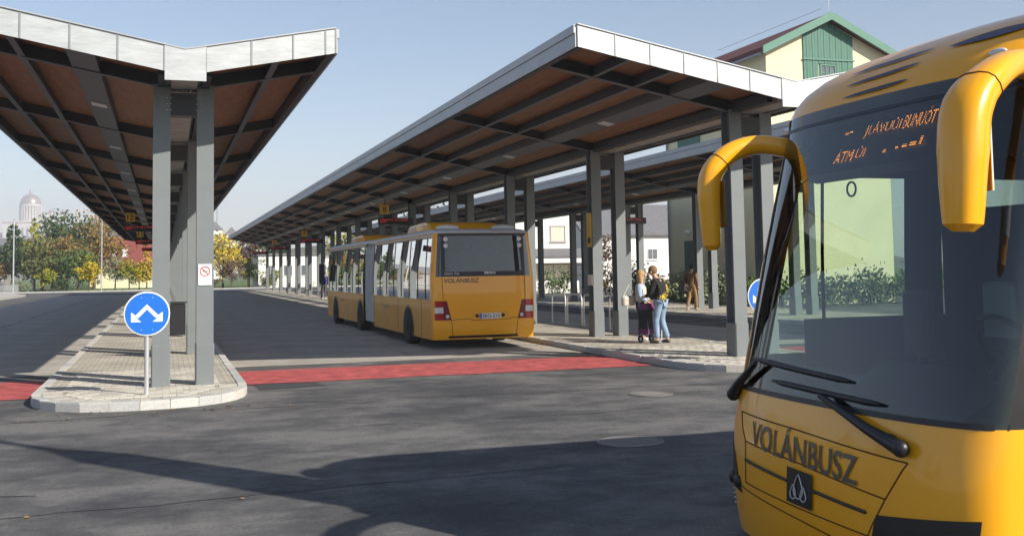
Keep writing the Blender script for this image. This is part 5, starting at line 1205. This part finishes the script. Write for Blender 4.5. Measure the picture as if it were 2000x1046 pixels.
bb = empty("shoulder_bag", (20.15, 39.75, .90), "black shoulder bag at the side of the brown jacket person", "bag"); bevel(MB().box(-.09, .09, -.18, .18, 0, .32, .03).build("bag", M_BLACK, bb), .02); MB().tube([(0, -.12, .31), (.12, 0, .62), (0, .12, .31)], .012, 6).build("strap", M_BLACK, bb)
pb = person((10.15, 72.5, .13), radians(10), "person in dark clothes with a blue backpack waiting beyond the bus front", pose(), cmat("black coat", (.02, .02, .025)), cmat("grey trousers", (.07, .065, .07)), M_SHOEW, mat("dark hair", (.03, .025, .02), .8), scale=1.04)
bk = empty("backpack", (10.15, 72.28, 1.2), "blue backpack on the dark clothed person by the bus front", "backpack"); bevel(MB().box(-.17, .17, -.1, .1, 0, .42, .05).build("pack", cmat("blue nylon", (.03, .06, .25)), bk), .03); MB().box(-.13, .13, -.14, -.1, .05, .22, .02).build("pocket", cmat("blue nylon", (.03, .06, .25)), bk)
bn2 = empty("bench", (25.0, 41.2, .13), "bench near the station corner just left of the coach mirror", "bench")
MB().box(-.7, .7, -.2, .2, .40, .45).build("seat", M_DGREEN, bn2)
for s in (-.6, .6): MB().box(s - .03, s + .03, -.18, .18, 0, .4).build("leg", M_BLACK, bn2)
sit = person((24.9, 41.05, .13), radians(170), "seated person in dark blue coat on the bench beside the coach", pose(pelvis=(0, 0, .54), waist=(0, 0, .70), chest=(0, .04, .92), neck0=(0, .08, 1.04), neck=(0, .11, 1.10), head=(0, .14, 1.19), crown=(0, .14, 1.28), sR=(.19, .05, 1.0), eR=(.23, .12, .76), wR=(.15, .32, .64), pR=(.13, .38, .62), sL=(-.19, .05, 1.0), eL=(-.23, .12, .76), wL=(-.15, .32, .64), pL=(-.13, .38, .62),
    hR=(.095, .04, .52), kR=(.11, .43, .50), aR=(.11, .40, .09), tR=(.12, .53, .035), hL=(-.095, .04, .52), kL=(-.11, .43, .50), aL=(-.11, .40, .09), tL=(-.12, .53, .035)), cmat("navy coat", (.02, .03, .09)), M_DKJ, M_SHOE, mat("dark hair", (.03, .025, .02), .8))

# ================================================================== HAZE
hz = MB().box(-1150, 1150, -350, 2450, -1.2, 150).build("haze", None); tag(hz, kind="stuff")
hm_ = bpy.data.materials.new("haze air"); hm_.use_nodes = True; t = hm_.node_tree
for n in list(t.nodes): t.nodes.remove(n)
ho = t.nodes.new("ShaderNodeOutputMaterial"); pv_ = t.nodes.new("ShaderNodeVolumePrincipled"); pv_.inputs["Color"].default_value = (.90, .90, 1.0, 1); pv_.inputs["Density"].default_value = .00055; pv_.inputs["Anisotropy"].default_value = 0.0
t.links.new(pv_.outputs[0], ho.inputs["Volume"]); hz.data.materials.append(hm_)

# ================================================================== SMALL WEAR ON THE GROUND
rng = random.Random(5)
M_CRACK = mat("crack sealant", (0.028, 0.028, 0.03), 0.7, var=.2, vscale=10)
for (x0, y0, dx, dy, n) in ((-6, 15.4, 1.2, .05, 9), (1.6, 16.2, .9, -.12, 8), (-3, 9.4, 1.0, .1, 7), (6.0, 16.6, .6, -.25, 6), (-5.5, 12.2, .8, -.3, 6), (2.2, 13.4, .9, .04, 5)):
    pts = []; x, y = x0, y0
    for k in range(n * 4):
        pts.append((x, y)); x += dx / 4 + rng.uniform(-.06, .06); y += dy / 4 + rng.uniform(-.05, .05)
    mb = MB(); v = []
    for k, (x, y) in enumerate(pts): w = rng.uniform(.004, .016); v += [(x, y - w, .004), (x, y + w, .004)]
    mb.add(v, [(2 * k, 2 * k + 2, 2 * k + 3, 2 * k + 1) for k in range(len(pts) - 1)]).build("crack", M_CRACK, road)
lv = MB()
for k in range(150):
    e = rng.random()
    if e < .5: x, y, z = rng.uniform(-2.6, 2.0), rng.uniform(15.4, 16.4), .008
    elif e < .8: x, y, z = rng.uniform(-8, 9), rng.uniform(9, 18.5), .008
    else: x, y, z = rng.uniform(8.6, 9.1), rng.uniform(17, 30), .008
    a = rng.random() * 6.28; r_ = rng.uniform(.012, .035); c_, s_ = cos(a) * r_, sin(a) * r_
    lv.add([(x - c_, y - s_, z), (x + s_ * .6, y - c_ * .6, z + .012), (x + c_, y + s_, z), (x - s_ * .6, y + c_ * .6, z + .006)], [(0, 1, 2, 3)])
lo = lv.build("fallen_leaves", mat("dry leaf", (.26, .15, .05), .8, var=.4, vscale=3)); tag(lo, "small dry leaves and crumbs scattered over the asphalt by the kerbs", "leaves", None, "stuff")
